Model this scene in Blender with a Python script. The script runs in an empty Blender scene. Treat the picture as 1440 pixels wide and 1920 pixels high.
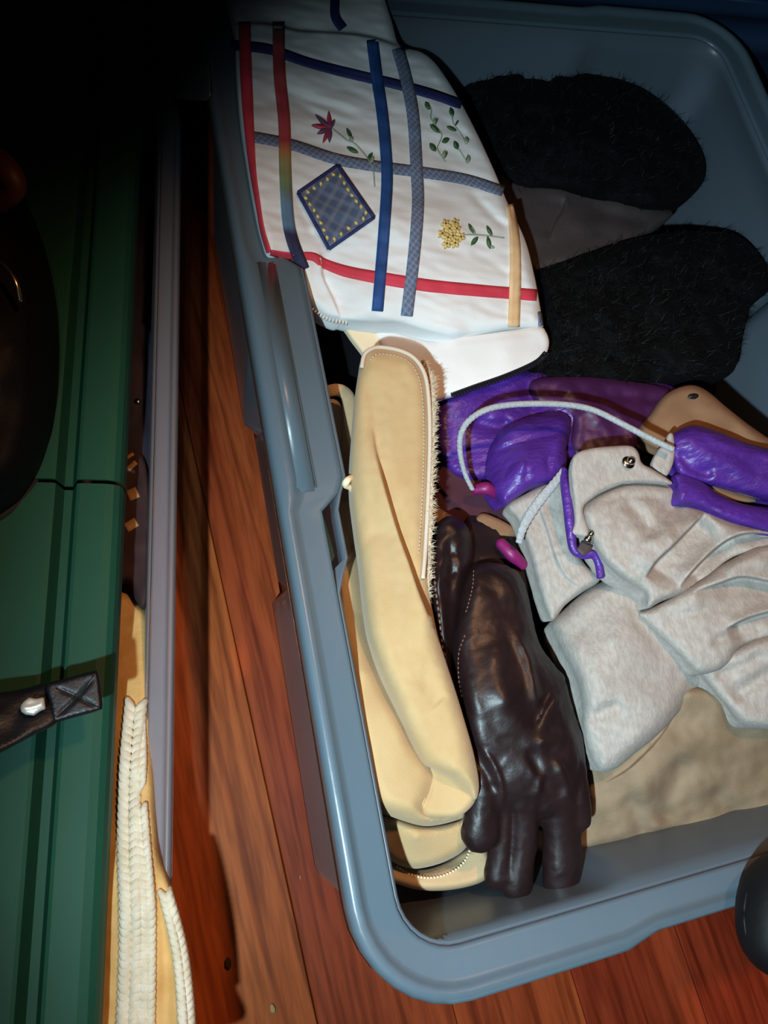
import bpy, bmesh, math, random
import numpy as np
from mathutils import Vector, Matrix, noise, geometry

random.seed(4)
C = bpy.context.scene.collection
PI = math.pi

# ------------------------------------------------------------------ camera
FPX, PCX, PCY, HC = 1442.0, 720.0, 960.0, 0.80      # focal length in pixels of the 1440x1920 frame, camera height
ZR = 0.29                                           # height of the bin rims
NADIR = (350.0, 1500.0)                             # where the plumb line under the camera meets the picture


def _orient():
    n = np.array([NADIR[0] - PCX, NADIR[1] - PCY, FPX]); n /= np.linalg.norm(n)
    up = -n
    a = np.array([1.0, 0, 0]); X = a - up * (a @ up); X /= np.linalg.norm(X)
    Y = np.cross(up, X)
    M = np.array([X, Y, up])

    def hit(px, py):
        d = M @ np.array([(px - PCX) / FPX, (py - PCY) / FPX, 1.0])
        return d * ((ZR - HC) / d[2])
    v = hit(393, 189) - hit(648, 1693)
    a = math.atan2(v[0], v[1])
    c, s = math.cos(a), math.sin(a)
    return np.array([[c, -s, 0], [s, c, 0], [0, 0, 1]]) @ M


MW = _orient()


def P(px, py, z):
    """world point at height z that the photograph shows at (px, py); works on arrays"""
    px = np.asarray(px, float); py = np.asarray(py, float); z = np.asarray(z, float)
    d = np.stack([(px - PCX) / FPX, (py - PCY) / FPX, np.ones_like(px)], -1) @ MW.T
    t = (z - HC) / d[..., 2]
    out = d * t[..., None]
    out[..., 2] = z
    return out


def Q(w):
    """pixel of world points (n,3)"""
    c = (np.asarray(w, float) - np.array([0, 0, HC])) @ MW
    return np.stack([PCX + FPX * c[..., 0] / c[..., 2], PCY + FPX * c[..., 1] / c[..., 2]], -1)


cam_d = bpy.data.cameras.new('camera'); cam = bpy.data.objects.new('camera', cam_d); C.objects.link(cam)
R = np.stack([MW[:, 0], -MW[:, 1], -MW[:, 2]], 1)
cam.matrix_world = Matrix([[*R[0], 0], [*R[1], 0], [*R[2], HC], [0, 0, 0, 1]])
cam_d.sensor_fit = 'VERTICAL'; cam_d.sensor_height = 36.0; cam_d.lens = FPX / 1920 * 36.0
cam_d.clip_start = 0.01
bpy.context.scene.camera = cam

# ------------------------------------------------------------------ world, lights, exposure
sc = bpy.context.scene
sc.view_settings.view_transform = 'Standard'; sc.view_settings.look = 'None'
sc.view_settings.exposure = 0.0; sc.view_settings.gamma = 1.0; sc.view_settings.use_curve_mapping = False
wd = bpy.data.worlds.new('night_room'); sc.world = wd; wd.use_nodes = True
wd.node_tree.nodes['Background'].inputs[0].default_value = (0.55, 0.6, 0.75, 1)
wd.node_tree.nodes['Background'].inputs[1].default_value = 0.0025


def aim(o, target):
    o.rotation_euler = (Vector(target) - o.location).to_track_quat('-Z', 'Y').to_euler()


l = bpy.data.lights.new('hand_torch', 'SPOT'); l.energy = 39; l.color = (0.66, 0.90, 1.0)
l.spot_size = math.radians(88); l.spot_blend = 1.0; l.shadow_soft_size = 0.009
lo = bpy.data.objects.new('hand_torch', l); C.objects.link(lo); lo.location = (-0.15, -0.12, 0.86)
aim(lo, P(1270, 1270, 0.27))
l = bpy.data.lights.new('warm_lamp', 'SPOT'); l.energy = 18.5; l.color = (1.0, 0.48, 0.21)
l.spot_size = math.radians(66); l.spot_blend = 1.0; l.shadow_soft_size = 0.03
lo = bpy.data.objects.new('warm_lamp', l); C.objects.link(lo); lo.location = (0.30, 0.32, 1.25)
aim(lo, P(850, 1380, 0.2))


# ------------------------------------------------------------------ materials
def mat(name, col, rough=0.8, col2=None, nscale=20.0, stretch=(1, 1, 1), bump=0.0, bscale=300.0, bstretch=(1, 1, 1),
        metal=0.0, spec=0.5, sheen=0.0, coat=0.0, contrast=(0.35, 0.65), detail=4.0, bdist=0.001):
    m = bpy.data.materials.new(name); m.use_nodes = True
    nt = m.node_tree; b = nt.nodes['Principled BSDF']
    b.inputs['Base Color'].default_value = (*col, 1); b.inputs['Roughness'].default_value = rough
    b.inputs['Metallic'].default_value = metal; b.inputs['Specular IOR Level'].default_value = spec
    b.inputs['Sheen Weight'].default_value = sheen; b.inputs['Coat Weight'].default_value = coat
    tc = nt.nodes.new('ShaderNodeTexCoord')
    if col2 is not None:
        mp = nt.nodes.new('ShaderNodeMapping'); mp.inputs['Scale'].default_value = stretch
        nt.links.new(tc.outputs['Object'], mp.inputs['Vector'])
        n = nt.nodes.new('ShaderNodeTexNoise'); n.inputs['Scale'].default_value = nscale; n.inputs['Detail'].default_value = detail
        nt.links.new(mp.outputs[0], n.inputs['Vector'])
        r = nt.nodes.new('ShaderNodeValToRGB')
        r.color_ramp.elements[0].position, r.color_ramp.elements[1].position = contrast
        r.color_ramp.elements[0].color = (*col2, 1); r.color_ramp.elements[1].color = (*col, 1)
        nt.links.new(n.outputs[0], r.inputs[0]); nt.links.new(r.outputs[0], b.inputs['Base Color'])
    if bump > 0:
        mp = nt.nodes.new('ShaderNodeMapping'); mp.inputs['Scale'].default_value = bstretch
        nt.links.new(tc.outputs['Object'], mp.inputs['Vector'])
        n = nt.nodes.new('ShaderNodeTexNoise'); n.inputs['Scale'].default_value = bscale; n.inputs['Detail'].default_value = 3
        nt.links.new(mp.outputs[0], n.inputs['Vector'])
        bp = nt.nodes.new('ShaderNodeBump'); bp.inputs['Strength'].default_value = bump; bp.inputs['Distance'].default_value = bdist
        nt.links.new(n.outputs[0], bp.inputs['Height']); nt.links.new(bp.outputs[0], b.inputs['Normal'])
    return m


def plastic(name, col, transp=0.25, transl=0.3, rough=0.35):
    """cloudy see-through storage plastic"""
    m = bpy.data.materials.new(name); m.use_nodes = True
    nt = m.node_tree; nt.nodes.clear()
    out = nt.nodes.new('ShaderNodeOutputMaterial')
    dif = nt.nodes.new('ShaderNodeBsdfDiffuse'); dif.inputs[0].default_value = (*col, 1)
    trl = nt.nodes.new('ShaderNodeBsdfTranslucent'); trl.inputs[0].default_value = (*col, 1)
    trp = nt.nodes.new('ShaderNodeBsdfTransparent'); trp.inputs[0].default_value = (0.86, 0.93, 1.0, 1)
    gl = nt.nodes.new('ShaderNodeBsdfGlossy'); gl.inputs['Roughness'].default_value = rough
    tc = nt.nodes.new('ShaderNodeTexCoord')
    n = nt.nodes.new('ShaderNodeTexNoise'); n.inputs['Scale'].default_value = 55; n.inputs['Detail'].default_value = 3
    nt.links.new(tc.outputs['Object'], n.inputs['Vector'])
    bp = nt.nodes.new('ShaderNodeBump'); bp.inputs['Strength'].default_value = 0.12; bp.inputs['Distance'].default_value = 0.002
    nt.links.new(n.outputs[0], bp.inputs['Height']); nt.links.new(bp.outputs[0], gl.inputs['Normal'])
    m1 = nt.nodes.new('ShaderNodeMixShader'); m1.inputs[0].default_value = transl
    nt.links.new(dif.outputs[0], m1.inputs[1]); nt.links.new(trl.outputs[0], m1.inputs[2])
    m2 = nt.nodes.new('ShaderNodeMixShader'); m2.inputs[0].default_value = transp
    nt.links.new(m1.outputs[0], m2.inputs[1]); nt.links.new(trp.outputs[0], m2.inputs[2])
    fr = nt.nodes.new('ShaderNodeFresnel'); fr.inputs[0].default_value = 1.45
    m3 = nt.nodes.new('ShaderNodeMixShader')
    nt.links.new(fr.outputs[0], m3.inputs[0]); nt.links.new(m2.outputs[0], m3.inputs[1]); nt.links.new(gl.outputs[0], m3.inputs[2])
    nt.links.new(m3.outputs[0], out.inputs[0])
    return m


def plaid(name, base, line1, line2, scale, rot):
    m = bpy.data.materials.new(name); m.use_nodes = True
    nt = m.node_tree; b = nt.nodes['Principled BSDF']; b.inputs['Roughness'].default_value = 0.85
    tc = nt.nodes.new('ShaderNodeTexCoord')
    mp = nt.nodes.new('ShaderNodeMapping'); mp.inputs['Rotation'].default_value = (0, 0, rot)
    nt.links.new(tc.outputs['Object'], mp.inputs['Vector'])
    prev = None
    for axis, lc, f in (('X', line1, 0.32), ('Y', line2, 0.32)):
        w = nt.nodes.new('ShaderNodeTexWave'); w.bands_direction = axis; w.inputs['Scale'].default_value = scale
        w.inputs['Distortion'].default_value = 0.6
        nt.links.new(mp.outputs[0], w.inputs['Vector'])
        r = nt.nodes.new('ShaderNodeValToRGB'); r.color_ramp.elements[0].position = 0.45; r.color_ramp.elements[1].position = 0.95
        r.color_ramp.elements[0].color = (0, 0, 0, 1); r.color_ramp.elements[1].color = (f, f, f, 1)
        nt.links.new(w.outputs['Fac'], r.inputs[0])
        mx = nt.nodes.new('ShaderNodeMix'); mx.data_type = 'RGBA'
        nt.links.new(r.outputs[0], mx.inputs['Factor'])
        if prev is None:
            mx.inputs[6].default_value = (*base, 1)
        else:
            nt.links.new(prev, mx.inputs[6])
        mx.inputs[7].default_value = (*lc, 1)
        prev = mx.outputs[2]
    nt.links.new(prev, b.inputs['Base Color'])
    return m


def ramp_ribbon(name, stops):
    """ribbon dyed in lengths of different colour: world Y drives the dye"""
    m = bpy.data.materials.new(name); m.use_nodes = True
    nt = m.node_tree; b = nt.nodes['Principled BSDF']; b.inputs['Roughness'].default_value = 0.8
    tc = nt.nodes.new('ShaderNodeTexCoord'); sp = nt.nodes.new('ShaderNodeSeparateXYZ')
    nt.links.new(tc.outputs['Generated'], sp.inputs[0])
    r = nt.nodes.new('ShaderNodeValToRGB'); e = r.color_ramp.elements
    e[0].position, e[0].color = stops[0][0], (*stops[0][1], 1)
    e[1].position, e[1].color = stops[-1][0], (*stops[-1][1], 1)
    for p, c in stops[1:-1]:
        q = e.new(p); q.color = (*c, 1)
    nt.links.new(sp.outputs['Y'], r.inputs[0]); nt.links.new(r.outputs[0], b.inputs['Base Color'])
    return m


def wood(name, a, b_, c_, seed):
    m = bpy.data.materials.new(name); m.use_nodes = True
    nt = m.node_tree; b = nt.nodes['Principled BSDF']
    b.inputs['Roughness'].default_value = 0.5; b.inputs['Specular IOR Level'].default_value = 0.18
    tc = nt.nodes.new('ShaderNodeTexCoord'); mp = nt.nodes.new('ShaderNodeMapping')
    mp.inputs['Scale'].default_value = (1, 0.09, 1); mp.inputs['Location'].default_value = (seed, seed * 3.1, 0)
    nt.links.new(tc.outputs['Object'], mp.inputs['Vector'])
    n1 = nt.nodes.new('ShaderNodeTexNoise'); n1.inputs['Scale'].default_value = 14; n1.inputs['Detail'].default_value = 5; n1.inputs['Distortion'].default_value = 0.6
    n2 = nt.nodes.new('ShaderNodeTexNoise'); n2.inputs['Scale'].default_value = 150; n2.inputs['Detail'].default_value = 6
    nt.links.new(mp.outputs[0], n1.inputs['Vector']); nt.links.new(mp.outputs[0], n2.inputs['Vector'])
    r1 = nt.nodes.new('ShaderNodeValToRGB'); e = r1.color_ramp.elements
    e[0].position, e[0].color = 0.22, (*c_, 1); e[1].position, e[1].color = 0.72, (*a, 1)
    q = e.new(0.5); q.color = (*b_, 1)
    nt.links.new(n1.outputs[0], r1.inputs[0])
    wv = nt.nodes.new('ShaderNodeTexWave'); wv.bands_direction = 'X'; wv.inputs['Scale'].default_value = 9; wv.inputs['Distortion'].default_value = 9
    wv.inputs['Detail'].default_value = 3; wv.inputs['Detail Scale'].default_value = 1.2
    nt.links.new(mp.outputs[0], wv.inputs['Vector'])
    r3 = nt.nodes.new('ShaderNodeValToRGB'); r3.color_ramp.elements[0].position = 0.0; r3.color_ramp.elements[1].position = 0.09
    r3.color_ramp.elements[0].color = (0.62, 0.52, 0.46, 1); r3.color_ramp.elements[1].color = (1, 1, 1, 1)
    nt.links.new(wv.outputs['Fac'], r3.inputs[0])
    r2 = nt.nodes.new('ShaderNodeValToRGB'); r2.color_ramp.elements[0].position = 0.35; r2.color_ramp.elements[1].position = 0.6
    r2.color_ramp.elements[0].color = (0.6, 0.55, 0.5, 1); r2.color_ramp.elements[1].color = (1, 1, 1, 1)
    nt.links.new(n2.outputs[0], r2.inputs[0])
    mx = nt.nodes.new('ShaderNodeMix'); mx.data_type = 'RGBA'; mx.blend_type = 'MULTIPLY'; mx.inputs['Factor'].default_value = 1
    nt.links.new(r1.outputs[0], mx.inputs[6]); nt.links.new(r2.outputs[0], mx.inputs[7])
    my = nt.nodes.new('ShaderNodeMix'); my.data_type = 'RGBA'; my.blend_type = 'MULTIPLY'; my.inputs['Factor'].default_value = 0.8
    nt.links.new(mx.outputs[2], my.inputs[6]); nt.links.new(r3.outputs[0], my.inputs[7])
    nt.links.new(my.outputs[2], b.inputs['Base Color'])
    bp = nt.nodes.new('ShaderNodeBump'); bp.inputs['Strength'].default_value = 0.15; bp.inputs['Distance'].default_value = 0.001
    nt.links.new(n2.outputs[0], bp.inputs['Height']); nt.links.new(bp.outputs[0], b.inputs['Normal'])
    return m


M = {
    'bin': plastic('cloudy_blue_plastic', (0.185, 0.265, 0.325), 0.36, 0.35, 0.3),
    'bin_wall': plastic('cloudy_thin_blue_plastic', (0.22, 0.28, 0.345), 0.34, 0.4, 0.35),
    'bin_clear': plastic('cloudy_grey_plastic', (0.46, 0.44, 0.48), 0.52, 0.3, 0.4),
    'green': mat('green_plastic', (0.017, 0.093, 0.056), 0.55, (0.014, 0.077, 0.047), 8, spec=0.2, bump=0.06, bscale=500),
    'white': mat('white_cotton', (0.83, 0.84, 0.84), 0.9, (0.78, 0.79, 0.79), 9, bump=0.25, bscale=900),
    'lining': mat('cream_lining', (0.80, 0.66, 0.44), 0.85),
    'red': mat('red_ribbon', (0.66, 0.045, 0.08), 0.75, (0.58, 0.04, 0.07), 60),
    'blue': mat('blue_ribbon', (0.012, 0.07, 0.26), 0.7, (0.01, 0.055, 0.2), 60),
    'navy': mat('navy_ribbon', (0.018, 0.025, 0.12), 0.7),
    'peach': mat('peach_ribbon', (0.82, 0.56, 0.30), 0.75, (0.72, 0.48, 0.25), 90),
    'plaid': plaid('plaid_ribbon', (0.10, 0.14, 0.24), (0.34, 0.36, 0.42), (0.30, 0.34, 0.42), 75, 0.75),
    'patch': plaid('plaid_patch', (0.065, 0.10, 0.18), (0.26, 0.27, 0.32), (0.20, 0.22, 0.28), 34, 0.62),
    'thread_green': mat('green_thread', (0.06, 0.16, 0.06), 0.5, (0.02, 0.06, 0.025), 300),
    'thread_pale': mat('pale_green_thread', (0.33, 0.42, 0.30), 0.5),
    'thread_yellow': mat('yellow_thread', (0.80, 0.62, 0.22), 0.5, (0.68, 0.5, 0.16), 300),
    'thread_dark': mat('dark_thread', (0.03, 0.03, 0.02), 0.6),
    'thread_plum': mat('plum_thread', (0.14, 0.06, 0.14), 0.5),
    'thread_red': mat('crimson_thread', (0.40, 0.03, 0.07), 0.5),
    'teeth': mat('black_zip', (0.012, 0.012, 0.014), 0.4),
    'teeth_white': mat('white_zip', (0.7, 0.68, 0.62), 0.5),
    'beige': mat('beige_suede', (0.51, 0.35, 0.175), 0.95, (0.46, 0.30, 0.14), 26, bump=0.35, bscale=1100, sheen=0.15, detail=6),
    'piping': mat('grey_beige_piping', (0.60, 0.50, 0.40), 0.7, bump=0.2, bscale=1500),
    'fleece': mat('cream_fleece', (0.72, 0.58, 0.42), 1.0, (0.55, 0.42, 0.28), 250, bump=0.8, bscale=500, sheen=0.3),
    'hem': mat('tan_suede_hem', (0.56, 0.39, 0.22), 0.95, (0.48, 0.33, 0.18), 30, bump=0.3, bscale=900),
    'bead': mat('gold_stitch', (0.75, 0.60, 0.40), 0.4),
    'leather': mat('dark_brown_leather', (0.017, 0.0075, 0.008), 0.42, (0.011, 0.005, 0.0055), 35, bump=0.18, bscale=420, spec=0.4, bdist=0.0008),
    'leather_thread': mat('brown_thread', (0.17, 0.085, 0.06), 0.5),
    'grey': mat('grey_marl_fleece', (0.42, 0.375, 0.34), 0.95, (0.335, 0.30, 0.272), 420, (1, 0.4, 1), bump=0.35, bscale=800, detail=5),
    'grey_shaded': mat('grey_fleece_brown_shade', (0.27, 0.195, 0.125), 0.95, (0.195, 0.135, 0.08), 40, bump=0.35, bscale=800),  # same grey fleece, darkened and browned: shade put into the colour
    'purple': mat('purple_nylon', (0.085, 0.024, 0.28), 0.42, (0.06, 0.016, 0.20), 25, bump=0.55, bscale=70, bstretch=(1, 2.2, 1), spec=0.5, bdist=0.004),
    'plum': mat('plum_nylon', (0.06, 0.012, 0.075), 0.5, (0.045, 0.01, 0.06), 25, bump=0.3, bscale=120, bdist=0.002),
    'magenta': mat('magenta_toggle', (0.20, 0.008, 0.10), 0.45),
    'maroon': mat('maroon_cloth', (0.055, 0.012, 0.022), 0.9),
    'cord': mat('grey_white_cord', (0.40, 0.42, 0.44), 0.8, (0.29, 0.31, 0.33), 500),
    'steel': mat('snap_steel', (0.55, 0.50, 0.44), 0.2, metal=1.0),
    'tan': mat('tan_suede', (0.27, 0.15, 0.08), 0.9, (0.21, 0.11, 0.055), 30, bump=0.3, bscale=700),
    'fur': mat('black_fur', (0.0022, 0.0022, 0.0026), 0.85, bump=0.4, bscale=400, spec=0.15),
    'hair': mat('black_fur_hair', (0.003, 0.003, 0.0036), 0.6, spec=0.2),
    'black_cloth': mat('black_cloth', (0.005, 0.005, 0.007), 0.95, bump=0.2, bscale=300, spec=0.15),
    'brown_cloth': mat('taupe_cloth', (0.075, 0.053, 0.053), 0.7, (0.05, 0.036, 0.036), 25, bump=0.3, bscale=200),
    'slate': mat('dark_slate_cloth', (0.055, 0.045, 0.075), 0.9, (0.035, 0.03, 0.05), 30),
    'scarf': mat('dark_brown_scarf', (0.055, 0.025, 0.025), 0.9, (0.04, 0.018, 0.02), 60),
    'scarf_tan': mat('tan_scarf_stripe', (0.46, 0.25, 0.10), 0.85),
    'knit': mat('cream_knit', (0.88, 0.80, 0.64), 0.9, (0.78, 0.68, 0.50), 120, bump=0.3, bscale=900),
    'knit_base': mat('warm_lit_knit_ground', (0.80, 0.50, 0.19), 0.85, (0.68, 0.40, 0.13), 60, bump=0.4, bscale=350),  # cream knit coloured gold: warm-only light in the lid's shade put into the colour
    'strap': mat('black_leather', (0.007, 0.007, 0.010), 0.45, (0.005, 0.005, 0.007), 40, bump=0.25, bscale=500),
    'bagblack': mat('soft_black_leather', (0.004, 0.004, 0.005), 0.6, (0.003, 0.003, 0.004), 30, bump=0.2, bscale=300, spec=0.25),
    'handle_brown': mat('reddish_leather', (0.10, 0.022, 0.012), 0.5),
    'buckle': mat('pale_gold_metal', (0.95, 0.90, 0.80), 0.45, metal=0.6),
    'ring': mat('gold_ring_metal', (0.85, 0.62, 0.36), 0.22, metal=1.0),
    'crumb': mat('wood_crumb', (0.55, 0.34, 0.14), 0.8),
    'crumb_dark': mat('dark_crumb', (0.07, 0.035, 0.02), 0.8),
    'slab': mat('subfloor', (0.06, 0.025, 0.012), 0.9, (0.04, 0.02, 0.01), 10),
}


# ------------------------------------------------------------------ object helpers
def tag(o, label=None, cat=None, group=None, kind=None):
    for k, v in (('label', label), ('category', cat), ('group', group), ('kind', kind)):
        if v: o[k] = v
    return o


def thing(name, label, cat, loc, group=None):
    o = bpy.data.objects.new(name, None); C.objects.link(o); o.location = loc; o.empty_display_size = 0.05
    return tag(o, label, cat, group)


def link(name, me, m, parent=None, smooth=True):
    """parts are modelled in world coordinates; their origin goes to the parent's foot"""
    o = bpy.data.objects.new(name, me)
    if parent is not None:
        root = parent
        while root.parent is not None: root = root.parent
        if root.type == 'EMPTY' and not me.get('shifted'):
            me.transform(Matrix.Translation(-Vector(root.location))); me['shifted'] = 1
        o.parent = parent
    if m is not None and len(me.materials) == 0: me.materials.append(m)
    if smooth:
        me.polygons.foreach_set('use_smooth', [True] * len(me.polygons))
    C.objects.link(o)
    return o


def mesh(name, v, f):
    me = bpy.data.meshes.new(name); me.from_pydata([tuple(map(float, x)) for x in v], [], [tuple(map(int, x)) for x in f]); me.update()
    return me


def catmull(pts, closed, n=8):
    pts = [np.array(p, float) for p in pts]; out = []; k = len(pts)
    rng = range(k) if closed else range(k - 1)
    for i in rng:
        if closed:
            a, b, c, d = pts[i - 1], pts[i], pts[(i + 1) % k], pts[(i + 2) % k]
        else:
            b, c = pts[i], pts[i + 1]
            a = pts[i - 1] if i > 0 else 2 * b - c
            d = pts[i + 2] if i + 2 < k else 2 * c - b
        for j in range(n):
            t = j / n
            out.append(0.5 * (2 * b + (c - a) * t + (2 * a - 5 * b + 4 * c - d) * t * t + (3 * b - a - 3 * c + d) * t ** 3))
    if not closed: out.append(pts[-1])
    return np.array(out)


def resample(p, step, closed):
    p = np.asarray(p, float)
    if closed: p = np.vstack([p, p[:1]])
    s = np.concatenate([[0], np.cumsum(np.linalg.norm(np.diff(p[:, :2], axis=0), axis=1))])
    n = max(3, int(round(s[-1] / step)))
    t = np.linspace(0, s[-1], n + 1)
    keep = np.stack([np.interp(t, s, p[:, k]) for k in range(p.shape[1])], 1)
    return keep[:-1] if closed else keep


def seg_dist(pts, poly):
    """distance to an open polyline, signed side (+ = right hand of travel as seen in the picture) and position along it"""
    a, b = poly[:-1, :2], poly[1:, :2]
    d = b - a; L = np.maximum((d ** 2).sum(1), 1e-9)
    best = np.full(len(pts), 1e9); side = np.ones(len(pts)); along = np.zeros(len(pts))
    for i in range(len(a)):
        v = pts - a[i]
        t = np.clip((v @ d[i]) / L[i], 0, 1)
        e = v - t[:, None] * d[i]
        ds = np.hypot(e[:, 0], e[:, 1])
        m = ds < best
        best[m] = ds[m]; side[m] = np.sign(d[i, 0] * v[m, 1] - d[i, 1] * v[m, 0]); along[m] = (i + t[m]) / len(a)
    return best, side, along


def inside(pts, poly):
    x, y = pts[:, 0], pts[:, 1]; r = np.zeros(len(pts), bool)
    j = len(poly) - 1
    for i in range(len(poly)):
        xi, yi, xj, yj = poly[i, 0], poly[i, 1], poly[j, 0], poly[j, 1]
        if yi != yj:
            r ^= ((yi > y) != (yj > y)) & (x < (xj - xi) * (y - yi) / (yj - yi) + xi)
        j = i
    return r


ZOFF = 0.0      # lowers everything built on and in the shallower bin on the left


def zfield(zc):
    """smooth height field through control points (px, py, z)"""
    if isinstance(zc, (int, float)):
        v = float(zc) + ZOFF
        return lambda p: np.full(len(p), v)
    zc = np.array(zc, float); zc[:, 2] += ZOFF; n = len(zc); X = zc[:, :2] / 500.0
    if n < 3:
        d = zc[1] - zc[0]; q = (d[:2] ** 2).sum()
        return lambda p: zc[0, 2] + d[2] * np.clip(((p - zc[0, :2]) @ d[:2]) / q, -0.3, 1.3)
    K = np.linalg.norm(X[:, None] - X[None], axis=2)
    A = np.zeros((n + 3, n + 3)); A[:n, :n] = K; A[:n, n] = 1; A[:n, n + 1:] = X; A[n, :n] = 1; A[n + 1:, :n] = X.T
    w = np.linalg.lstsq(A, np.concatenate([zc[:, 2], [0, 0, 0]]), rcond=None)[0]

    def f(p):
        p = np.asarray(p, float) / 500.0
        return np.linalg.norm(p[:, None] - X[None], axis=2) @ w[:n] + w[n] + p @ w[n + 1:]
    return f


def fnoise(p, scale, seed, ang=0.0, stretch=1.0):
    c, s = math.cos(ang), math.sin(ang)
    u = (p[:, 0] * c + p[:, 1] * s) / scale / stretch; v = (-p[:, 0] * s + p[:, 1] * c) / scale
    return np.array([noise.noise(Vector((a, b, seed))) for a, b in zip(u, v)])


class Sheet:
    """a soft piece of cloth: outline (picture positions of its edge), heights, rounded edges, folds and wrinkles"""

    def __init__(s, outline, zc, edge=(22, 0.010), folds=(), wr=(), sub=8, sharp=False):
        s.outline = resample(np.array(outline, float) if sharp else catmull(outline, True, sub), 5.0, True)
        s.zf = zfield(zc); s.edge = edge; s.wr = wr
        s.folds = [(k, catmull(p, False, 6), w, d, *o) for k, p, w, d, *o in folds]

    def z(s, p):
        p = np.atleast_2d(np.asarray(p, float))
        z = s.zf(p)
        ring = np.vstack([s.outline, s.outline[:1]])
        d, _, _ = seg_dist(p, ring)
        d = np.where(inside(p, s.outline), d, 0)
        r, h = s.edge
        q = np.clip(d / r, 0, 1)
        z = z - h * (0.75 * (1 - q) ** 2 + 0.25 * (1 - q) ** 6)
        s.d = d
        for k, poly, w, dep, *o in s.folds:
            dd, side, al = seg_dist(p, poly)
            tp = np.clip(np.minimum(al, 1 - al) * 6, 0, 1) if not o else np.clip(al * 3, 0, 1)
            if k == 'v': z = z - dep * tp * np.exp(-(dd / w) ** 2)
            elif k == 'r': z = z + dep * tp * np.exp(-(dd / w) ** 2)
            elif k == 's':
                z = z + dep * tp * ((0.5 + 0.5 * np.clip(side * dd / 1.6, -1, 1)) * np.exp(-(dd / w) ** 1.5) - (0.5 - 0.5 * np.clip(side * dd / 1.6, -1, 1)) * 0.35 * np.exp(-(dd / (0.35 * w)) ** 2))
        for amp, sc_, seed, *a in s.wr:
            z = z + amp * fnoise(p, sc_, seed, *a) * np.clip(d / 15, 0, 1)
        return z

    def at(s, px, py, lift=0.0):
        return P(px, py, float(s.z([[px, py]])[0]) + lift)

    def pts(s, xy, lift=0.0):
        xy = np.asarray(xy, float)
        return P(xy[:, 0], xy[:, 1], s.z(xy) + np.asarray(lift))

    def build(s, name, m, parent=None, step=6.0, thick=0.012):
        ol = s.outline
        lo_, hi = ol.min(0), ol.max(0)
        gx = np.arange(lo_[0], hi[0], step); gy = np.arange(lo_[1], hi[1], step * 0.866)
        X, Y = np.meshgrid(gx, gy); X[1::2] += step / 2
        pts = np.stack([X.ravel(), Y.ravel()], 1)
        ring = np.vstack([ol, ol[:1]])
        pts = pts[inside(pts, ol)]
        offs = [o for o in (1.3, 3.6, 7.0, 11.5) if o < max(5, s.edge[0])]
        d, _, _ = seg_dist(pts, ring); pts = pts[d > offs[-1] + step * 0.5]
        tg = np.roll(ol, -1, 0) - np.roll(ol, 1, 0); tg /= np.maximum(np.linalg.norm(tg, axis=1), 1e-9)[:, None]
        nn = np.stack([-tg[:, 1], tg[:, 0]], 1)
        if np.sum(ol[:, 0] * np.roll(ol[:, 1], -1) - ol[:, 1] * np.roll(ol[:, 0], -1)) < 0: nn = -nn
        rp = np.vstack([ol + nn * o for o in offs]); ro = np.repeat(offs, len(ol))
        d, _, _ = seg_dist(rp, ring); rp = rp[(d > ro * 0.93) & inside(rp, ol)]
        pts = np.vstack([pts, rp])
        for k, poly, w, dep, *o in s.folds:
            if k == 's':
                q = resample(poly, 4.0, False); t = np.gradient(q, axis=0); t /= np.maximum(np.linalg.norm(t, axis=1), 1e-9)[:, None]
                n2 = np.stack([-t[:, 1], t[:, 0]], 1)
                near, _, _ = seg_dist(pts, q); pts = pts[near > 7 + step * 0.3]
                ex = np.vstack([q + n2 * o2 for o2 in (-7, -3.5, -1.0, 1.0, 3.5, 7)]); ex = ex[inside(ex, ol)]
                d, _, _ = seg_dist(ex, ring); pts = np.vstack([pts, ex[d > 1.5]])
        nb = len(ol)
        allp = np.vstack([ol, pts])
        res = geometry.delaunay_2d_cdt([Vector(p) for p in allp], [], [list(range(nb))], 1, 1e-6, False)
        V = np.array([tuple(v) for v in res[0]]); F = [tuple(f) for f in res[2]]
        cn = np.array([V[list(f)].mean(0) for f in F]); F = [f for f, k in zip(F, inside(cn, ol)) if k]
        z = s.z(V); d = s.d
        top = P(V[:, 0], V[:, 1], z)
        # underside straight below, meeting the top along the edge
        eb = d < 0.6
        r, h = s.edge
        q = np.clip(d / max(r, 12), 0, 1)
        bot = top.copy(); base = s.zf(V) - h
        bot[:, 2] = np.minimum(top[:, 2] - 0.0006, base - thick * np.sqrt(np.maximum(0, 1 - (1 - q) ** 2)))
        n = len(V); idx = np.arange(n) + n; idx[eb] = np.where(eb)[0]
        faces = []
        for f in F:
            p0, p1, p2 = V[f[0]], V[f[1]], V[f[2]]
            up = (p1[0] - p0[0]) * (p2[1] - p0[1]) - (p1[1] - p0[1]) * (p2[0] - p0[0]) < 0
            g = f if up else f[::-1]
            faces.append(g); bf = tuple(idx[i] for i in g[::-1])
            if not (eb[g[0]] and eb[g[1]] and eb[g[2]]): faces.append(bf)
        me = mesh(name, np.vstack([top, bot]), faces)
        bm = bmesh.new(); bm.from_mesh(me); bmesh.ops.delete(bm, geom=[v for v in bm.verts if not v.link_faces], context='VERTS')
        bm.to_mesh(me); bm.free()
        return link(name, me, m, parent)


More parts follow.
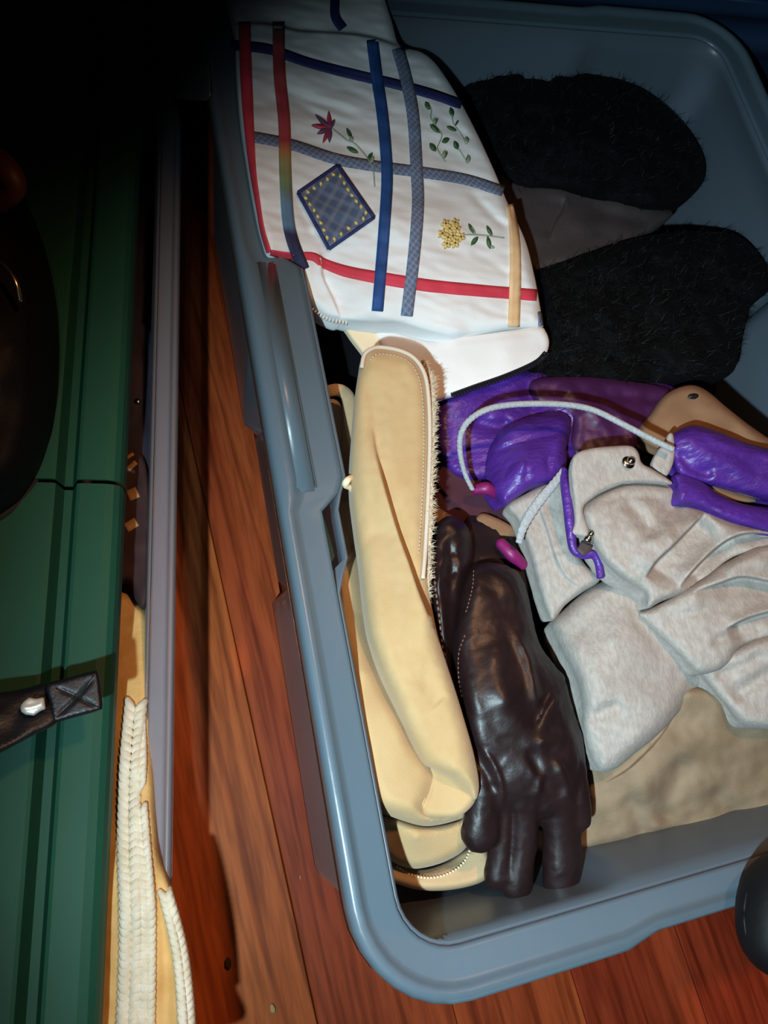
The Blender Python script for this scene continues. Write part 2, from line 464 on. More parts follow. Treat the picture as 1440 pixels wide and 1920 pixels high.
def strip(name, line, width, sheet, m, parent, lift=0.0010, step=8.0, nw=3, smooth=True, thick=0.0012):
    """a ribbon sewn on a sheet"""
    q = resample(catmull(line, False, 8) if smooth else np.array(line, float), step, False)
    t = np.gradient(q[:, :2], axis=0); t /= np.linalg.norm(t, axis=1)[:, None]
    nn = np.stack([-t[:, 1], t[:, 0]], 1)
    W = np.interp(np.linspace(0, 1, len(q)), np.linspace(0, 1, len(width)), width) if hasattr(width, '__len__') else np.full(len(q), width)
    rows = []
    for u in np.linspace(-0.5, 0.5, nw + 1):
        p = q[:, :2] + nn * (u * W)[:, None]
        z = sheet.z(p) if sheet is not None else q[:, 2]
        rows.append(P(p[:, 0], p[:, 1], z + lift))
    top = np.stack(rows, 1); bot = top.copy(); bot[..., 2] -= thick
    n, k = top.shape[:2]
    V = np.vstack([top.reshape(-1, 3), bot.reshape(-1, 3)]); o = n * k; F = []
    for i in range(n - 1):
        for j in range(k - 1):
            a, b, c, d = i * k + j, i * k + j + 1, (i + 1) * k + j + 1, (i + 1) * k + j
            F += [(a, b, c, d), (a + o, d + o, c + o, b + o)]
        F += [(i * k, (i + 1) * k, (i + 1) * k + o, i * k + o), (i * k + k - 1, i * k + k - 1 + o, (i + 1) * k + k - 1 + o, (i + 1) * k + k - 1)]
    F += [tuple([j, j + o, j + 1 + o, j + 1]) for j in range(k - 1)]
    e = (n - 1) * k
    F += [tuple([e + j, e + j + 1, e + j + 1 + o, e + j + o]) for j in range(k - 1)]
    me = mesh(name, V, F)
    bm = bmesh.new(); bm.from_mesh(me); bmesh.ops.recalc_face_normals(bm, faces=bm.faces); bm.to_mesh(me); bm.free()
    return link(name, me, m, parent)


def tube_vf(path, radii, n=10, flat=1.0, braid=None, caps=True):
    path = np.asarray(path, float); k = len(path)
    radii = np.interp(np.linspace(0, 1, k), np.linspace(0, 1, len(radii)), radii) if hasattr(radii, '__len__') else np.full(k, radii)
    t = np.gradient(path, axis=0); t /= np.maximum(np.linalg.norm(t, axis=1), 1e-9)[:, None]
    ref = np.array([0, 0, 1.0]); V = []
    s = np.concatenate([[0], np.cumsum(np.linalg.norm(np.diff(path, axis=0), axis=1))])
    for i in range(k):
        a = np.cross(t[i], ref)
        if np.linalg.norm(a) < 0.05: a = np.cross(t[i], np.array([0, 1.0, 0]))
        a /= np.linalg.norm(a); b = np.cross(a, t[i])
        for j in range(n):
            th = 2 * PI * j / n; r = radii[i]
            if braid:
                r *= 1 + braid[1] * (abs(math.sin(s[i] * braid[0] + th)) + abs(math.sin(s[i] * braid[0] - th)) - 1.0)
            V.append(path[i] + a * math.cos(th) * r + b * math.sin(th) * r * flat)
    F = [(i * n + j, i * n + (j + 1) % n, (i + 1) * n + (j + 1) % n, (i + 1) * n + j) for i in range(k - 1) for j in range(n)]
    if caps:
        F += [tuple(range(n))[::-1], tuple((k - 1) * n + j for j in range(n))]
    return V, F


def tube(name, path, radii, m, parent, n=10, flat=1.0, braid=None):
    V, F = tube_vf(path, radii, n, flat, braid)
    me = mesh(name, V, F)
    bm = bmesh.new(); bm.from_mesh(me); bmesh.ops.recalc_face_normals(bm, faces=bm.faces); bm.to_mesh(me); bm.free()
    return link(name, me, m, parent)


def line3(pts, n=8):
    """smooth 3D path through (px, py, z) points"""
    q = catmull(pts, False, n)
    return P(q[:, 0], q[:, 1], q[:, 2] + ZOFF)


def capsule_vf(pts, radii, n=14, per=8, flat=0.8):
    """tube with round ends; radii in metres"""
    p = line3(pts, per); k = len(p)
    r = np.interp(np.linspace(0, 1, k), np.linspace(0, 1, len(radii)), radii)
    t0 = (p[0] - p[1]) / np.linalg.norm(p[0] - p[1]); t1 = (p[-1] - p[-2]) / np.linalg.norm(p[-1] - p[-2])
    A = [(p[0] + t0 * r[0] * math.sin(a), r[0] * math.cos(a)) for a in (1.45, 1.1, 0.7, 0.35)]
    B = [(p[-1] + t1 * r[-1] * math.sin(a), r[-1] * math.cos(a)) for a in (0.35, 0.7, 1.1, 1.45)]
    path = [x for x, _ in A] + list(p) + [x for x, _ in B]; rad = [x for _, x in A] + list(r) + [x for _, x in B]
    return tube_vf(path, rad, n, flat)


def join_vf(parts):
    V, F = [], []
    for v, f in parts:
        o = len(V); V += list(v); F += [tuple(i + o for i in q) for q in f]
    return V, F


def fuse(name, parts, voxel, smooth=6, post=None):
    """melt overlapping closed shapes into one continuous skin"""
    V, F = join_vf(parts)
    me = mesh(name + '_raw', V, F)
    bm = bmesh.new(); bm.from_mesh(me); bmesh.ops.recalc_face_normals(bm, faces=bm.faces); bm.to_mesh(me); bm.free()
    o = bpy.data.objects.new(name + '_raw', me); C.objects.link(o)
    r = o.modifiers.new('r', 'REMESH'); r.mode = 'VOXEL'; r.voxel_size = voxel
    if smooth:
        s = o.modifiers.new('s', 'SMOOTH'); s.factor = 0.5; s.iterations = smooth
    dg = bpy.context.evaluated_depsgraph_get()
    out = bpy.data.meshes.new_from_object(o.evaluated_get(dg)); out.name = name
    bpy.data.objects.remove(o); bpy.data.meshes.remove(me)
    if post:
        n = len(out.vertices); co = np.zeros(n * 3); out.vertices.foreach_get('co', co); co = co.reshape(-1, 3)
        no = np.array([tuple(v.normal) for v in out.vertices])
        co = post(co, no); out.vertices.foreach_set('co', co.ravel()); out.update()
    return out


def sheet_vf(sheet, step, thick):
    o = sheet.build('tmp', None, None, step, thick)
    me = o.data; V = [np.array(v.co) for v in me.vertices]; F = [tuple(p.vertices) for p in me.polygons]
    bpy.data.objects.remove(o); bpy.data.meshes.remove(me)
    return V, F


def box_vf(c, ax, ay, az):
    c, ax, ay, az = map(np.asarray, (c, ax, ay, az))
    V = [c + sx * ax + sy * ay + sz * az for sx in (-1, 1) for sy in (-1, 1) for sz in (-1, 1)]
    return V, [(0, 1, 3, 2), (4, 6, 7, 5), (0, 4, 5, 1), (2, 3, 7, 6), (0, 2, 6, 4), (1, 5, 7, 3)]


def ball_vf(c, r, n=8, m=5, sq=(1, 1, 1)):
    V = [np.array(c) + np.array([0, 0, r * sq[2]])]; F = []
    for i in range(1, m):
        a = PI * i / m
        for j in range(n):
            b = 2 * PI * j / n
            V.append(np.array(c) + r * np.array([math.sin(a) * math.cos(b) * sq[0], math.sin(a) * math.sin(b) * sq[1], math.cos(a) * sq[2]]))
    V.append(np.array(c) - np.array([0, 0, r * sq[2]]))
    for j in range(n): F.append((0, 1 + j, 1 + (j + 1) % n))
    for i in range(m - 2):
        for j in range(n):
            a = 1 + i * n + j; b = 1 + i * n + (j + 1) % n
            F.append((a, a + n, b + n, b))
    e = len(V) - 1; o = 1 + (m - 2) * n
    for j in range(n): F.append((e, o + (j + 1) % n, o + j))
    return V, F


def solid(name, parts, m, parent, smooth=True, kind=None):
    V, F = join_vf(parts)
    me = mesh(name, V, F)
    bm = bmesh.new(); bm.from_mesh(me); bmesh.ops.recalc_face_normals(bm, faces=bm.faces); bm.to_mesh(me); bm.free()
    o = link(name, me, m, parent, smooth)
    if kind: o['kind'] = kind
    return o


# ------------------------------------------------------------------ floor
#FLOOR
floor = solid('floor', [box_vf((0.35, 0.25, -0.02), (1.6, 0, 0), (0, 1.9, 0), (0, 0, 0.011))], M['slab'], None, False)
floor['kind'] = 'structure'
ga, gb = P(400, 1015, 0.0), P(531, 1620, 0.0)
GANG = math.atan2(-(ga - gb)[0], (ga - gb)[1])
ca, sa = math.cos(GANG), math.sin(GANG)
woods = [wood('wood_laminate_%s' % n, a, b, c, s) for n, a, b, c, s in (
    ('lit_amber', (0.74, 0.195, 0.045), (0.60, 0.130, 0.028), (0.36, 0.055, 0.014), 1.3),
    ('mid_chestnut', (0.60, 0.125, 0.032), (0.47, 0.078, 0.020), (0.29, 0.036, 0.011), 4.1),
    ('dim_russet', (0.46, 0.070, 0.022), (0.35, 0.042, 0.014), (0.20, 0.020, 0.008), 7.7))]
PW = 0.125
jx = ga[0] * ca + ga[1] * sa              # one joint runs where the photograph shows the long dark line
planks = {}
for i in range(-9, 13):
    y = -1.75 + (0.05 * (i % 3) if -3 < i < 4 else -(i * 0.37) % 0.9 - 0.6)
    while y < 2.0:
        y1 = y + 1.3
        m = woods[0 if i < 0 else 1 if i < 2 else 2]  # redder and darker to the right: dimmer, warm-only light put into the wood colour
        if m.name not in planks:
            bm = bmesh.new(); bmesh.ops.create_cube(bm, size=1)
            bmesh.ops.scale(bm, vec=(PW - 0.0007, 1.2992, 0.008), verts=bm.verts)
            bmesh.ops.bevel(bm, geom=[e for e in bm.edges if all(v.co.z > 0 for v in e.verts)], offset=0.0009, segments=1, affect='EDGES')
            me = bpy.data.meshes.new('plank'); bm.to_mesh(me); bm.free(); me.materials.append(m); planks[m.name] = me
        u, v = jx + (i + 0.5) * PW, (y + y1) / 2
        x_, y_ = u * ca - v * sa, u * sa + v * ca
        if -1.15 < x_ < 1.85 and -1.4 < y_ < 2.4:
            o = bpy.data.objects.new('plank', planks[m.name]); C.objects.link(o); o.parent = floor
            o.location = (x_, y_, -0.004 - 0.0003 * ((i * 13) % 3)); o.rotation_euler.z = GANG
        y = y1

wb = solid('wall_back', [box_vf((0.35, 2.0, 1.2), (1.6, 0, 0), (0, 0.05, 0), (0, 0, 1.2))], mat('wall_paint', (0.3, 0.28, 0.26), 0.9, (0.26, 0.24, 0.22), 3), None, False)
wb['kind'] = 'structure'

# crumbs lying on the boards
for px, py, m, lab, r in ((428, 1806, 'crumb_dark', 'dark splinter on the wooden floor by the bin corner', 0.0055),
                          (511, 1891, 'crumb', 'pale yellow crumb on the wooden floor at the bottom edge', 0.0045),
                          (563, 1645, 'crumb', 'tiny pale speck on the wooden floor beside the bin base', 0.0018)):
    c = P(px, py, 0.0015)
    V, F = ball_vf(c, r, 7, 5, (0.55, 1.0, 0.3))
    V = [np.array(v) + 0.0012 * np.array([noise.noise(Vector(v) * 400), noise.noise(Vector(v) * 400 + Vector((5, 0, 0))), 0]) for v in V]
    o = solid('crumb', [(V, F)], M[m], None); tag(o, lab, 'crumb')


# ------------------------------------------------------------------ storage bins
#BINS
def rounded_rect(x0, y0, x1, y1, r, n=8, step=0.012):
    """anticlockwise loop of (x, y, outward nx, ny, side, position along that side)"""
    out = []
    cs = [(x1 - r, y0 + r, -PI / 2), (x1 - r, y1 - r, 0), (x0 + r, y1 - r, PI / 2), (x0 + r, y0 + r, PI)]
    names = ['E', 'N', 'W', 'S']
    for k, (cx, cy, a0) in enumerate(cs):
        for j in range(n + 1):
            a = a0 + PI / 2 * j / n
            out.append((cx + r * math.cos(a), cy + r * math.sin(a), math.cos(a), math.sin(a), 'c'))
        a1 = a0 + PI / 2
        p = np.array([cx + r * math.cos(a1), cy + r * math.sin(a1)])
        nx, ny, na = cs[(k + 1) % 4]
        q = np.array([nx + r * math.cos(na), ny + r * math.sin(na)])
        m = max(2, int(np.linalg.norm(q - p) / step))
        for j in range(1, m):
            w = p + (q - p) * j / m
            out.append((w[0], w[1], math.cos(a1), math.sin(a1), names[k]))
    return out


def sm(a, b, x):
    t = min(1, max(0, (x - a) / (b - a))); return t * t * (3 - 2 * t)


def window(x, a, b, w):
    return sm(a - w, a + w, x) * (1 - sm(b - w, b + w, x))


def lathe_loop(loop, rings, close=False):
    """rings: functions (point) -> (inset, z); builds a band between successive rings"""
    V, F = [], []; n = len(loop)
    for rg in rings:
        for p in loop:
            ins, z = rg(p)
            V.append((p[0] - p[2] * ins, p[1] - p[3] * ins, z))
    k = len(rings)
    for i in range(k if close else k - 1):
        a, b = i * n, ((i + 1) % k) * n
        for j in range(n):
            F.append((a + j, a + (j + 1) % n, b + (j + 1) % n, b + j))
    return V, F


def make_bin(name, label, x0, y0, x1, y1, m, grips, side_taper=0.035, end_taper=0.035, rim_w=0.031, rot=None, zr=ZR, flange=0.020, end_grip=True, bulge=0.0, press=None):
    """open tub: walls lean in towards the base, hand grips pressed into the long sides, wide moulded rim"""
    t = thing(name, label, 'storage bin', ((x0 + x1) / 2, (y0 + y1) / 2, 0))
    inner = rounded_rect(x0 + rim_w, y0 + rim_w, x1 - rim_w, y1 - rim_w, 0.066 - rim_w)

    def grip(p):
        if p[4] in ('E', 'W') and grips: return window(p[1], grips[0], grips[1], 0.004)
        if p[4] in ('N', 'S') and end_grip: return -window(p[0], x0 + (x1 - x0) * 0.31, x0 + (x1 - x0) * 0.69, 0.006)
        return 0.0

    def wall(z, extra=0.0):
        def f(p):
            k = 1 - z / zr
            g = grip(p)
            sd = p[2] * p[2]                                     # 1 on the long sides, 0 on the ends
            out = -bulge * sm(zr - 0.002, zr - 0.03, z) * sd     # belly of the long walls under the rim
            taper = end_taper + (side_taper - end_taper) * sd
            if p[4] in ('E', 'W') and press:       # side hand hold, pressed in
                w = window(p[1], press[0] + 0.06 * (1 - z / zr) - 0.03, press[1], 0.008)
                return (taper * k + out * (1 - w) + flange * max(g * sm(zr - 0.05, zr - 0.01, z), 0.5 * w) + extra, z)
            return (taper * k + out + 0.012 * -g * sm(0.08, 0.14, z) * (1 - sm(zr - 0.035, zr - 0.012, z)) + extra, z)
        return f
    zs = [zr - 0.003, zr - 0.02] + [zr * k for k in (0.83, 0.69, 0.55, 0.45, 0.345, 0.24, 0.14)] + [0.018, 0.007]
    T = 0.0022
    foot = lambda e, z: (lambda p: (end_taper + (side_taper - end_taper) * p[2] * p[2] + 0.010 - bulge * p[2] * p[2] + e, z))
    outer = [wall(z) for z in zs] + [foot(0, 0.002)]
    inn = [foot(T, 0.004)] + [wall(z, T) for z in zs[::-1]]
    V, F = lathe_loop(inner, outer + inn, False)
    n = len(inner); k = len(outer)
    F = [f for f in F if not (min(f) >= (k - 1) * n and min(f) < k * n)]
    F += [tuple(range((k - 1) * n, k * n))[::-1], tuple(range(k * n, (k + 1) * n))]
    e = (len(outer) + len(inn) - 1) * n
    F += [(e + j, e + (j + 1) % n, (j + 1) % n, j) for j in range(n)]
    parts = []
    me = mesh('tub', V, F); bm = bmesh.new(); bm.from_mesh(me); bmesh.ops.recalc_face_normals(bm, faces=bm.faces); bm.to_mesh(me); bm.free()
    parts.append(link('tub', me, M['bin_wall'] if m == M['bin'] else m, t))
    # moulded rim: shelf, raised outer bead, turned-down lip
    big = rounded_rect(x0, y0, x1, y1, 0.066)

    def inset(u, z):
        def f(p):
            g = grip(p)
            cut = 0.006 * -g if g < 0 else 0.0
            w = rim_w + (flange * g if g > 0 else 0.0)
            return (w - u * (w - cut) / 1.0 if u <= 1 else cut, z)
        return f
    prof = [(0.0, -0.004), (0.03, -0.0005), (0.10, 0.0), (0.55, 0.0), (0.64, 0.001), (0.70, 0.0035), (0.76, 0.005), (0.88, 0.005), (0.96, 0.003), (1.0, -0.001), (1.0, -0.018),
            (0.955, -0.018), (0.95, -0.003), (0.70, -0.001), (0.5, -0.0028), (0.10, -0.0028), (0.02, -0.006)]
    V, F = lathe_loop(big, [inset(u, zr + z) for u, z in prof], True)
    me = mesh('rim', V, F); bm = bmesh.new(); bm.from_mesh(me); bmesh.ops.recalc_face_normals(bm, faces=bm.faces); bm.to_mesh(me); bm.free()
    parts.append(link('rim', me, m, t))
    if grips:
        # raised panel of the hand hold on the wide part of each long rim
        for sgn, xe in ((1, x0), (-1, x1)):
            xa, xb = xe + sgn * 0.0085, xe + sgn * (rim_w - 0.001)
            ya, yb = grips[0] + 0.004, grips[1] - 0.006
            bm = bmesh.new(); bmesh.ops.create_cube(bm, size=1)
            bmesh.ops.scale(bm, vec=(abs(xb - xa), yb - ya, 0.006), verts=bm.verts)
            bmesh.ops.translate(bm, vec=((xa + xb) / 2, (ya + yb) / 2, zr + 0.0004), verts=bm.verts)
            bmesh.ops.bevel(bm, geom=bm.edges[:], offset=0.0026, segments=3, affect='EDGES')
            me = bpy.data.meshes.new('grip_ledge'); bm.to_mesh(me); bm.free()
            parts.append(link('grip_ledge', me, m, t))
    if rot:
        (px, py), a = rot
        t.matrix_world = Matrix.Translation((px, py, 0)) @ Matrix.Rotation(a, 4, 'Z') @ Matrix.Translation((-px, -py, 0)) @ Matrix.Translation(t.location)
    return t


BX0 = float(P(648, 1693, ZR)[0]); BY0 = float(P(1000, 1841, ZR)[1])
BX1, BY1 = BX0 + 0.60, BY0 + 0.85
gr = (float(P(640, 925, ZR)[1]), float(P(500, 480, ZR)[1]))
make_bin('storage_bin', 'open blue-tinted cloudy plastic storage bin heaped with winter clothes', BX0, BY0, BX1, BY1, M['bin'], gr, side_taper=0.010, bulge=0.017,
         press=(float(P(505, 1105, 0.15)[1]), float(P(442, 720, 0.12)[1])))
ZR2 = ZR - 0.115
a, b = P(341, 200, ZR2), P(327, 1250, ZR2)
B2A = math.atan2(-(a - b)[0], (a - b)[1])
d2 = (a - b) / np.linalg.norm(a - b)
pv = b - d2 * 0.34
make_bin('storage_bin', 'narrow-rimmed clear storage bin under the green lid, knitted things at its right edge', pv[0] - 0.44, pv[1], pv[0], pv[1] + 0.95, M['bin_clear'], None,
         side_taper=0.02, end_taper=0.02, rim_w=0.019, rot=((pv[0], pv[1]), B2A), end_grip=False, zr=ZR2)
print('bin', BX0, BY0, BX1, BY1, gr, 'bin2', B2A, pv)

# dark blue lidded tote standing beyond the open bin
tt = thing('lidded_tote', 'dark blue lidded tote behind the open bin at the top right', 'storage bin', (BX1 - 0.18, BY1 + 0.24, 0))
lp_ = rounded_rect(BX1 - 0.55, BY1 + 0.012, BX1 + 0.22, BY1 + 0.46, 0.05)


def tote_ring(ins, z):
    return lambda p: (ins, z)


V, F = lathe_loop(lp_, [tote_ring(i, z) for i, z in ((0.05, 0.003), (0.045, 0.0), (0.03, 0.12), (0.016, 0.235), (0.006, 0.24), (0.006, 0.25))]); n_ = len(lp_)
F += [tuple(range(n_))[::-1], tuple(range(5 * n_, 6 * n_))]
blue = mat('dark_blue_plastic', (0.02, 0.05, 0.115), 0.45, (0.017, 0.042, 0.095), 6)
solid('tote_body', [(V, F)], blue, tt)
V, F = lathe_loop(lp_, [tote_ring(i, z) for i, z in ((0.003, 0.236), (0.0, 0.237), (0.0, 0.256), (0.004, 0.262), (0.03, 0.262), (0.036, 0.257), (0.05, 0.257), (0.056, 0.266), (0.2, 0.267))])
F += [tuple(range(8 * n_, 9 * n_)), tuple(range(n_))[::-1]]
solid('tote_lid', [(V, F)], blue, tt)

# ------------------------------------------------------------------ dark pile under everything in the bin
#PILE
def heap(name, x0, y0, x1, y1, zf, z0, m, label, cat, nx=60, ny=80):
    V, F = [], []
    for j in range(ny + 1):
        for i in range(nx + 1):
            u, v = i / nx, j / ny; x = x0 + (x1 - x0) * u; y = y0 + (y1 - y0) * v
            e = min(1, min(u, 1 - u) * 14) ** 0.5 * min(1, min(v, 1 - v) * 14) ** 0.5
            V.append((x, y, z0 + 0.002 + (zf(x, y) - z0) * e))
    n = nx + 1; o = len(V)
    V += [(x, y, z0) for x, y, z in V]
    for j in range(ny):
        for i in range(nx):
            a = j * n + i; F.append((a, a + 1, a + n + 1, a + n)); F.append((a + o, a + n + o, a + n + 1 + o, a + 1 + o))
    ring = [i for i in range(n)] + [j * n + nx for j in range(1, ny + 1)] + [ny * n + i for i in range(nx - 1, -1, -1)] + [j * n for j in range(ny - 1, 0, -1)]
    for a, b in zip(ring, ring[1:] + ring[:1]): F.append((a, a + o, b + o, b))
    me = mesh(name, V, F); ob = link(name, me, m); return tag(ob, label, cat)


pe = float(P(900, 1650, 0.16)[1])
heap('folded_black_cloth', BX0 + 0.072, pe, BX1 - 0.075, BY1 - 0.07,
     lambda x, y: 0.195 + 0.012 * noise.noise(Vector((x * 14, y * 9, 2))) + 0.006 * noise.noise(Vector((x * 40, y * 30, 5))),
     0.006, M['black_cloth'], 'black folded clothes deep in the bin, in the gap beside the left rim', 'clothes')

# ------------------------------------------------------------------ white zipped bag with ribbons and embroidery
#BAG
bag = thing('zipped_fabric_bag', 'white quilted zipped bag with coloured ribbon grid, plaid patch and embroidered flowers', 'bag', P(740, 330, 0.22))
BAG = Sheet([(418, -110), (560, -110), (690, -90), (716, -20), (735, 40), (750, 84), (790, 97), (820, 122), (858, 180), (895, 250), (928, 322), (952, 380), (985, 450), (1003, 520), (1013, 575),
             (1019, 612), (1010, 614), (945, 617), (880, 627), (846, 633), (800, 622), (750, 607), (700, 606), (650, 602), (612, 593), (577, 567), (566, 530), (560, 496), (548, 483), (506, 476), (490, 440), (476, 380), (462, 300), (450, 220), (443, 130), (440, 60), (428, 0)],
            [(430, 0, 0.308), (445, 200, 0.304), (480, 400, 0.303), (505, 470, 0.303), (560, 510, 0.285), (580, 560, 0.272), (600, 100, 0.304), (600, 300, 0.300), (740, 200, 0.308), (740, 420, 0.306), (860, 330, 0.292), (900, 500, 0.293),
             (980, 540, 0.278), (700, 600, 0.276), (880, 620, 0.275), (700, 560, 0.286), (880, 580, 0.285), (620, 470, 0.283), (720, 0, 0.305), (560, -100, 0.308), (660, 50, 0.303)],
            edge=(18, 0.007),
            folds=[('s', [(425, 45), (500, 44), (560, 57), (640, 62), (700, 70), (752, 88)], 60, 0.010),
                   ('s', [(640, 600), (625, 560), (606, 520), (604, 495), (600, 470)], 26, -0.0045),
                   ('v', [(512, 150), (560, 180), (620, 200), (690, 225)], 9, 0.0025), ('v', [(520, 170), (600, 215), (680, 245)], 7, 0.0016),
                   ('v', [(780, 190), (840, 230), (880, 260)], 8, 0.0012), ('v', [(880, 360), (930, 410), (955, 430)], 8, 0.0022),
                   ('v', [(880, 470), (920, 490), (960, 520)], 8, 0.0014), ('v', [(740, 600), (800, 612), (860, 622)], 5, 0.0008),
                   ('v', [(540, 340), (570, 400), (590, 450)], 10, 0.002)],
            wr=[(0.0022, 26, 1.3, 0.25, 4.0), (0.0032, 95, 4.2), (0.0010, 11, 8.1, 0.2, 3.0)])
BAG.build('front_panel', M['white'], bag, 5.0, 0.02)
FLAP = Sheet([(700, 612), (800, 640), (846, 634), (900, 627), (950, 620), (1010, 612), (1024, 622), (1030, 642), (1024, 664), (1004, 682), (952, 706), (892, 727), (850, 742), (800, 756), (760, 750), (740, 690)],
             [(740, 680, 0.255), (850, 680, 0.266), (950, 660, 0.271), (1020, 645, 0.268), (860, 738, 0.262)], edge=(10, 0.004),
             folds=[('v', [(850, 641), (920, 632), (1012, 622)], 5, 0.0012)], wr=[(0.0010, 40, 3.3)])
FLAP.build('lower_flap', M['white'], bag, 5.0, 0.006)
LIN = Sheet([(636, 596), (700, 604), (775, 618), (765, 650), (740, 720), (700, 690), (672, 655), (650, 625)], [(650, 605, 0.258), (760, 640, 0.252), (700, 690, 0.245)], edge=(8, 0.004))
LIN.build('cream_lining', M['lining'], bag, 6.0, 0.004)['label'] = 'cream lining in the mouth of the bag'


def teeth(name, line, sheet, m, pitch, size, parent):
    q = resample(catmull(line, False, 8), pitch, False); t = np.gradient(q, axis=0); parts = []
    for p, d, c in zip(q, t, sheet.pts(q)):
        e = P(*(p + d), c[2]) - c; e /= np.linalg.norm(e); nn = np.array([-e[1], e[0], 0])
        parts.append(box_vf(c + np.array([0, 0, 0.0004]), e * size * 0.45, nn * size, (0, 0, size * 0.7)))
    return solid(name, parts, m, parent, False, 'stuff')


teeth('zip_teeth', [(852, 743), (892, 728), (952, 707), (1004, 683), (1025, 664)], FLAP, M['teeth'], 6.2, 0.0015, bag)
teeth('zip_teeth', [(577, 573), (611, 598), (649, 607)], BAG, M['teeth_white'], 6.2, 0.0015, bag)
strip('zip_tape', [(846, 740), (890, 724), (950, 703), (1003, 679), (1023, 660)], 7, FLAP, M['teeth'], bag, 0.0002)
RB = lambda n, ln, w, m, lift: strip(n, ln, w, BAG, m, bag, lift, 7.0, 3)
RB('ribbon', [(430, 82), (441, 84), (504, 91), (580, 117), (671, 140), (739, 156), (806, 174), (866, 195)], 18, M['navy'], 0.0010)['label'] = 'navy ribbon across the top'
RB('ribbon', [(470, 257), (481, 257), (549, 271), (626, 296), (693, 309), (797, 323), (874, 336), (944, 358)], 20, M['plaid'], 0.0010)['label'] = 'grey-blue plaid ribbon across the middle'
RB('ribbon', [(507, 473), (540, 479), (585, 480), (610, 494), (653, 509), (716, 521), (806, 535), (897, 544), (1007, 553)], [10, 14, 20, 22, 22, 22, 21, 21], M['red'], 0.0010)['label'] = 'red ribbon along the lower edge'
RB('ribbon', [(458, 40), (461, 135), (467, 240), (474, 320), (484, 385), (492, 432), (504, 472)], [22, 22, 21, 17, 11, 8, 9], M['red'], 0.0017)['label'] = 'red ribbon down the left side'
DY = ramp_ribbon('dyed_ribbon', [(0.0, (0.02, 0.02, 0.06)), (0.09, (0.02, 0.025, 0.07)), (0.12, (0.10, 0.20, 0.34)), (0.20, (0.12, 0.22, 0.34)), (0.27, (0.16, 0.22, 0.11)), (0.36, (0.30, 0.25, 0.10)),
                                 (0.40, (0.50, 0.20, 0.08)), (0.45, (0.42, 0.05, 0.06)), (0.80, (0.40, 0.045, 0.06)), (0.90, (0.16, 0.09, 0.08)), (1.0, (0.14, 0.11, 0.10))])
RB('ribbon', [(522, 40), (524, 135), (533, 226), (535, 316), (540, 406), (549, 451), (569, 504)], 22, DY, 0.0017)['label'] = 'ribbon dyed from red through green to blue'
RB('ribbon', [(698, 74), (707, 144), (716, 203), (723, 271), (726, 339), (720.5, 429), (714, 510), (708, 582)], 21, M['blue'], 0.0017)['label'] = 'royal blue ribbon down the middle'
RB('ribbon', [(746, 90), (761, 144), (775, 217), (781.5, 316), (784, 384), (777, 474), (763, 591)], 22, M['plaid'], 0.0017)['label'] = 'grey-blue plaid ribbon down the middle'
RB('ribbon', [(956, 383), (964, 429), (967, 497), (964, 612)], [12, 19, 21, 21], M['peach'], 0.0017)['label'] = 'peach ribbon near the right edge'
RB('ribbon', [(630, -50), (628, 0), (629, 30), (643, 52)], 17, M['navy'], 0.0012)['label'] = 'navy ribbon on the folded-over top'
RB('ribbon', [(1011, 584), (1015, 610)], [6, 9], M['plaid'], 0.0010)
# patch
pc = [(633.6, 308.5), (701.7, 406.7), (617, 466), (558.7, 360)]
PT = Sheet(sum([[tuple(np.array(pc[i]) * (1 - t) + np.array(pc[(i + 1) % 4]) * t) for t in (0, 0.02, 0.35, 0.65, 0.98)] for i in range(4)], []), 0.3, edge=(3, 0.0004))
PT.zf = lambda p: BAG.z(p) + 0.0021
pat = PT.build('patch', M['patch'], bag, 6.0, 0.0012); pat['label'] = 'square blue plaid patch edged in navy'
for i in range(4):
    strip('patch_edge', [pc[i], tuple((np.array(pc[i]) + np.array(pc[(i + 1) % 4])) / 2), pc[(i + 1) % 4]], 5.5, PT, M['navy'], pat, 0.0011, 7.0, 2)
cen = np.mean(pc, 0)


def leaf(px, py, ang, ln, w, m, parent, name='leaf', lift=0.0014, sheet=None):
    """a satin-stitch leaf: angle in degrees, picture sense"""
    sheet = sheet or BAG
    a = math.radians(ang); d = np.array([math.cos(a), math.sin(a)]); n = np.array([-d[1], d[0]]); p0 = np.array([px, py])
    V = []; L = []; K = 7
    for i in range(K):
        t = i / (K - 1); ww = w * 0.5 * math.sin(PI * t) ** 0.8; c = p0 + d * (t - 0.5) * ln
        for s_, zz in ((-1, 0), (0, 0.0005), (1, 0)):
            q = c + n * ww * s_
            V.append(q); L.append(lift + zz * (ww > 0.2))
    top = sheet.pts(V, L); bot = top.copy(); bot[:, 2] -= 0.0016; F = []; o = len(top)
    for i in range(K - 1):
        for j in range(2):
            a_, b_, c_, d_ = i * 3 + j, i * 3 + j + 1, i * 3 + j + 4, i * 3 + j + 3
            F += [(a_, b_, c_, d_), (a_ + o, d_ + o, c_ + o, b_ + o)]
        F += [(i * 3, i * 3 + 3, i * 3 + 3 + o, i * 3 + o), (i * 3 + 2, i * 3 + 2 + o, i * 3 + 5 + o, i * 3 + 5)]
    return solid(name, [(np.vstack([top, bot]), F)], m, parent)


def stem(pts, m, parent, r=0.00045, name='stem'):
    q = resample(catmull(pts, False, 6), 4, False)
    path = BAG.pts(q, 0.0012)
    return tube(name, path, r, m, parent, 6)


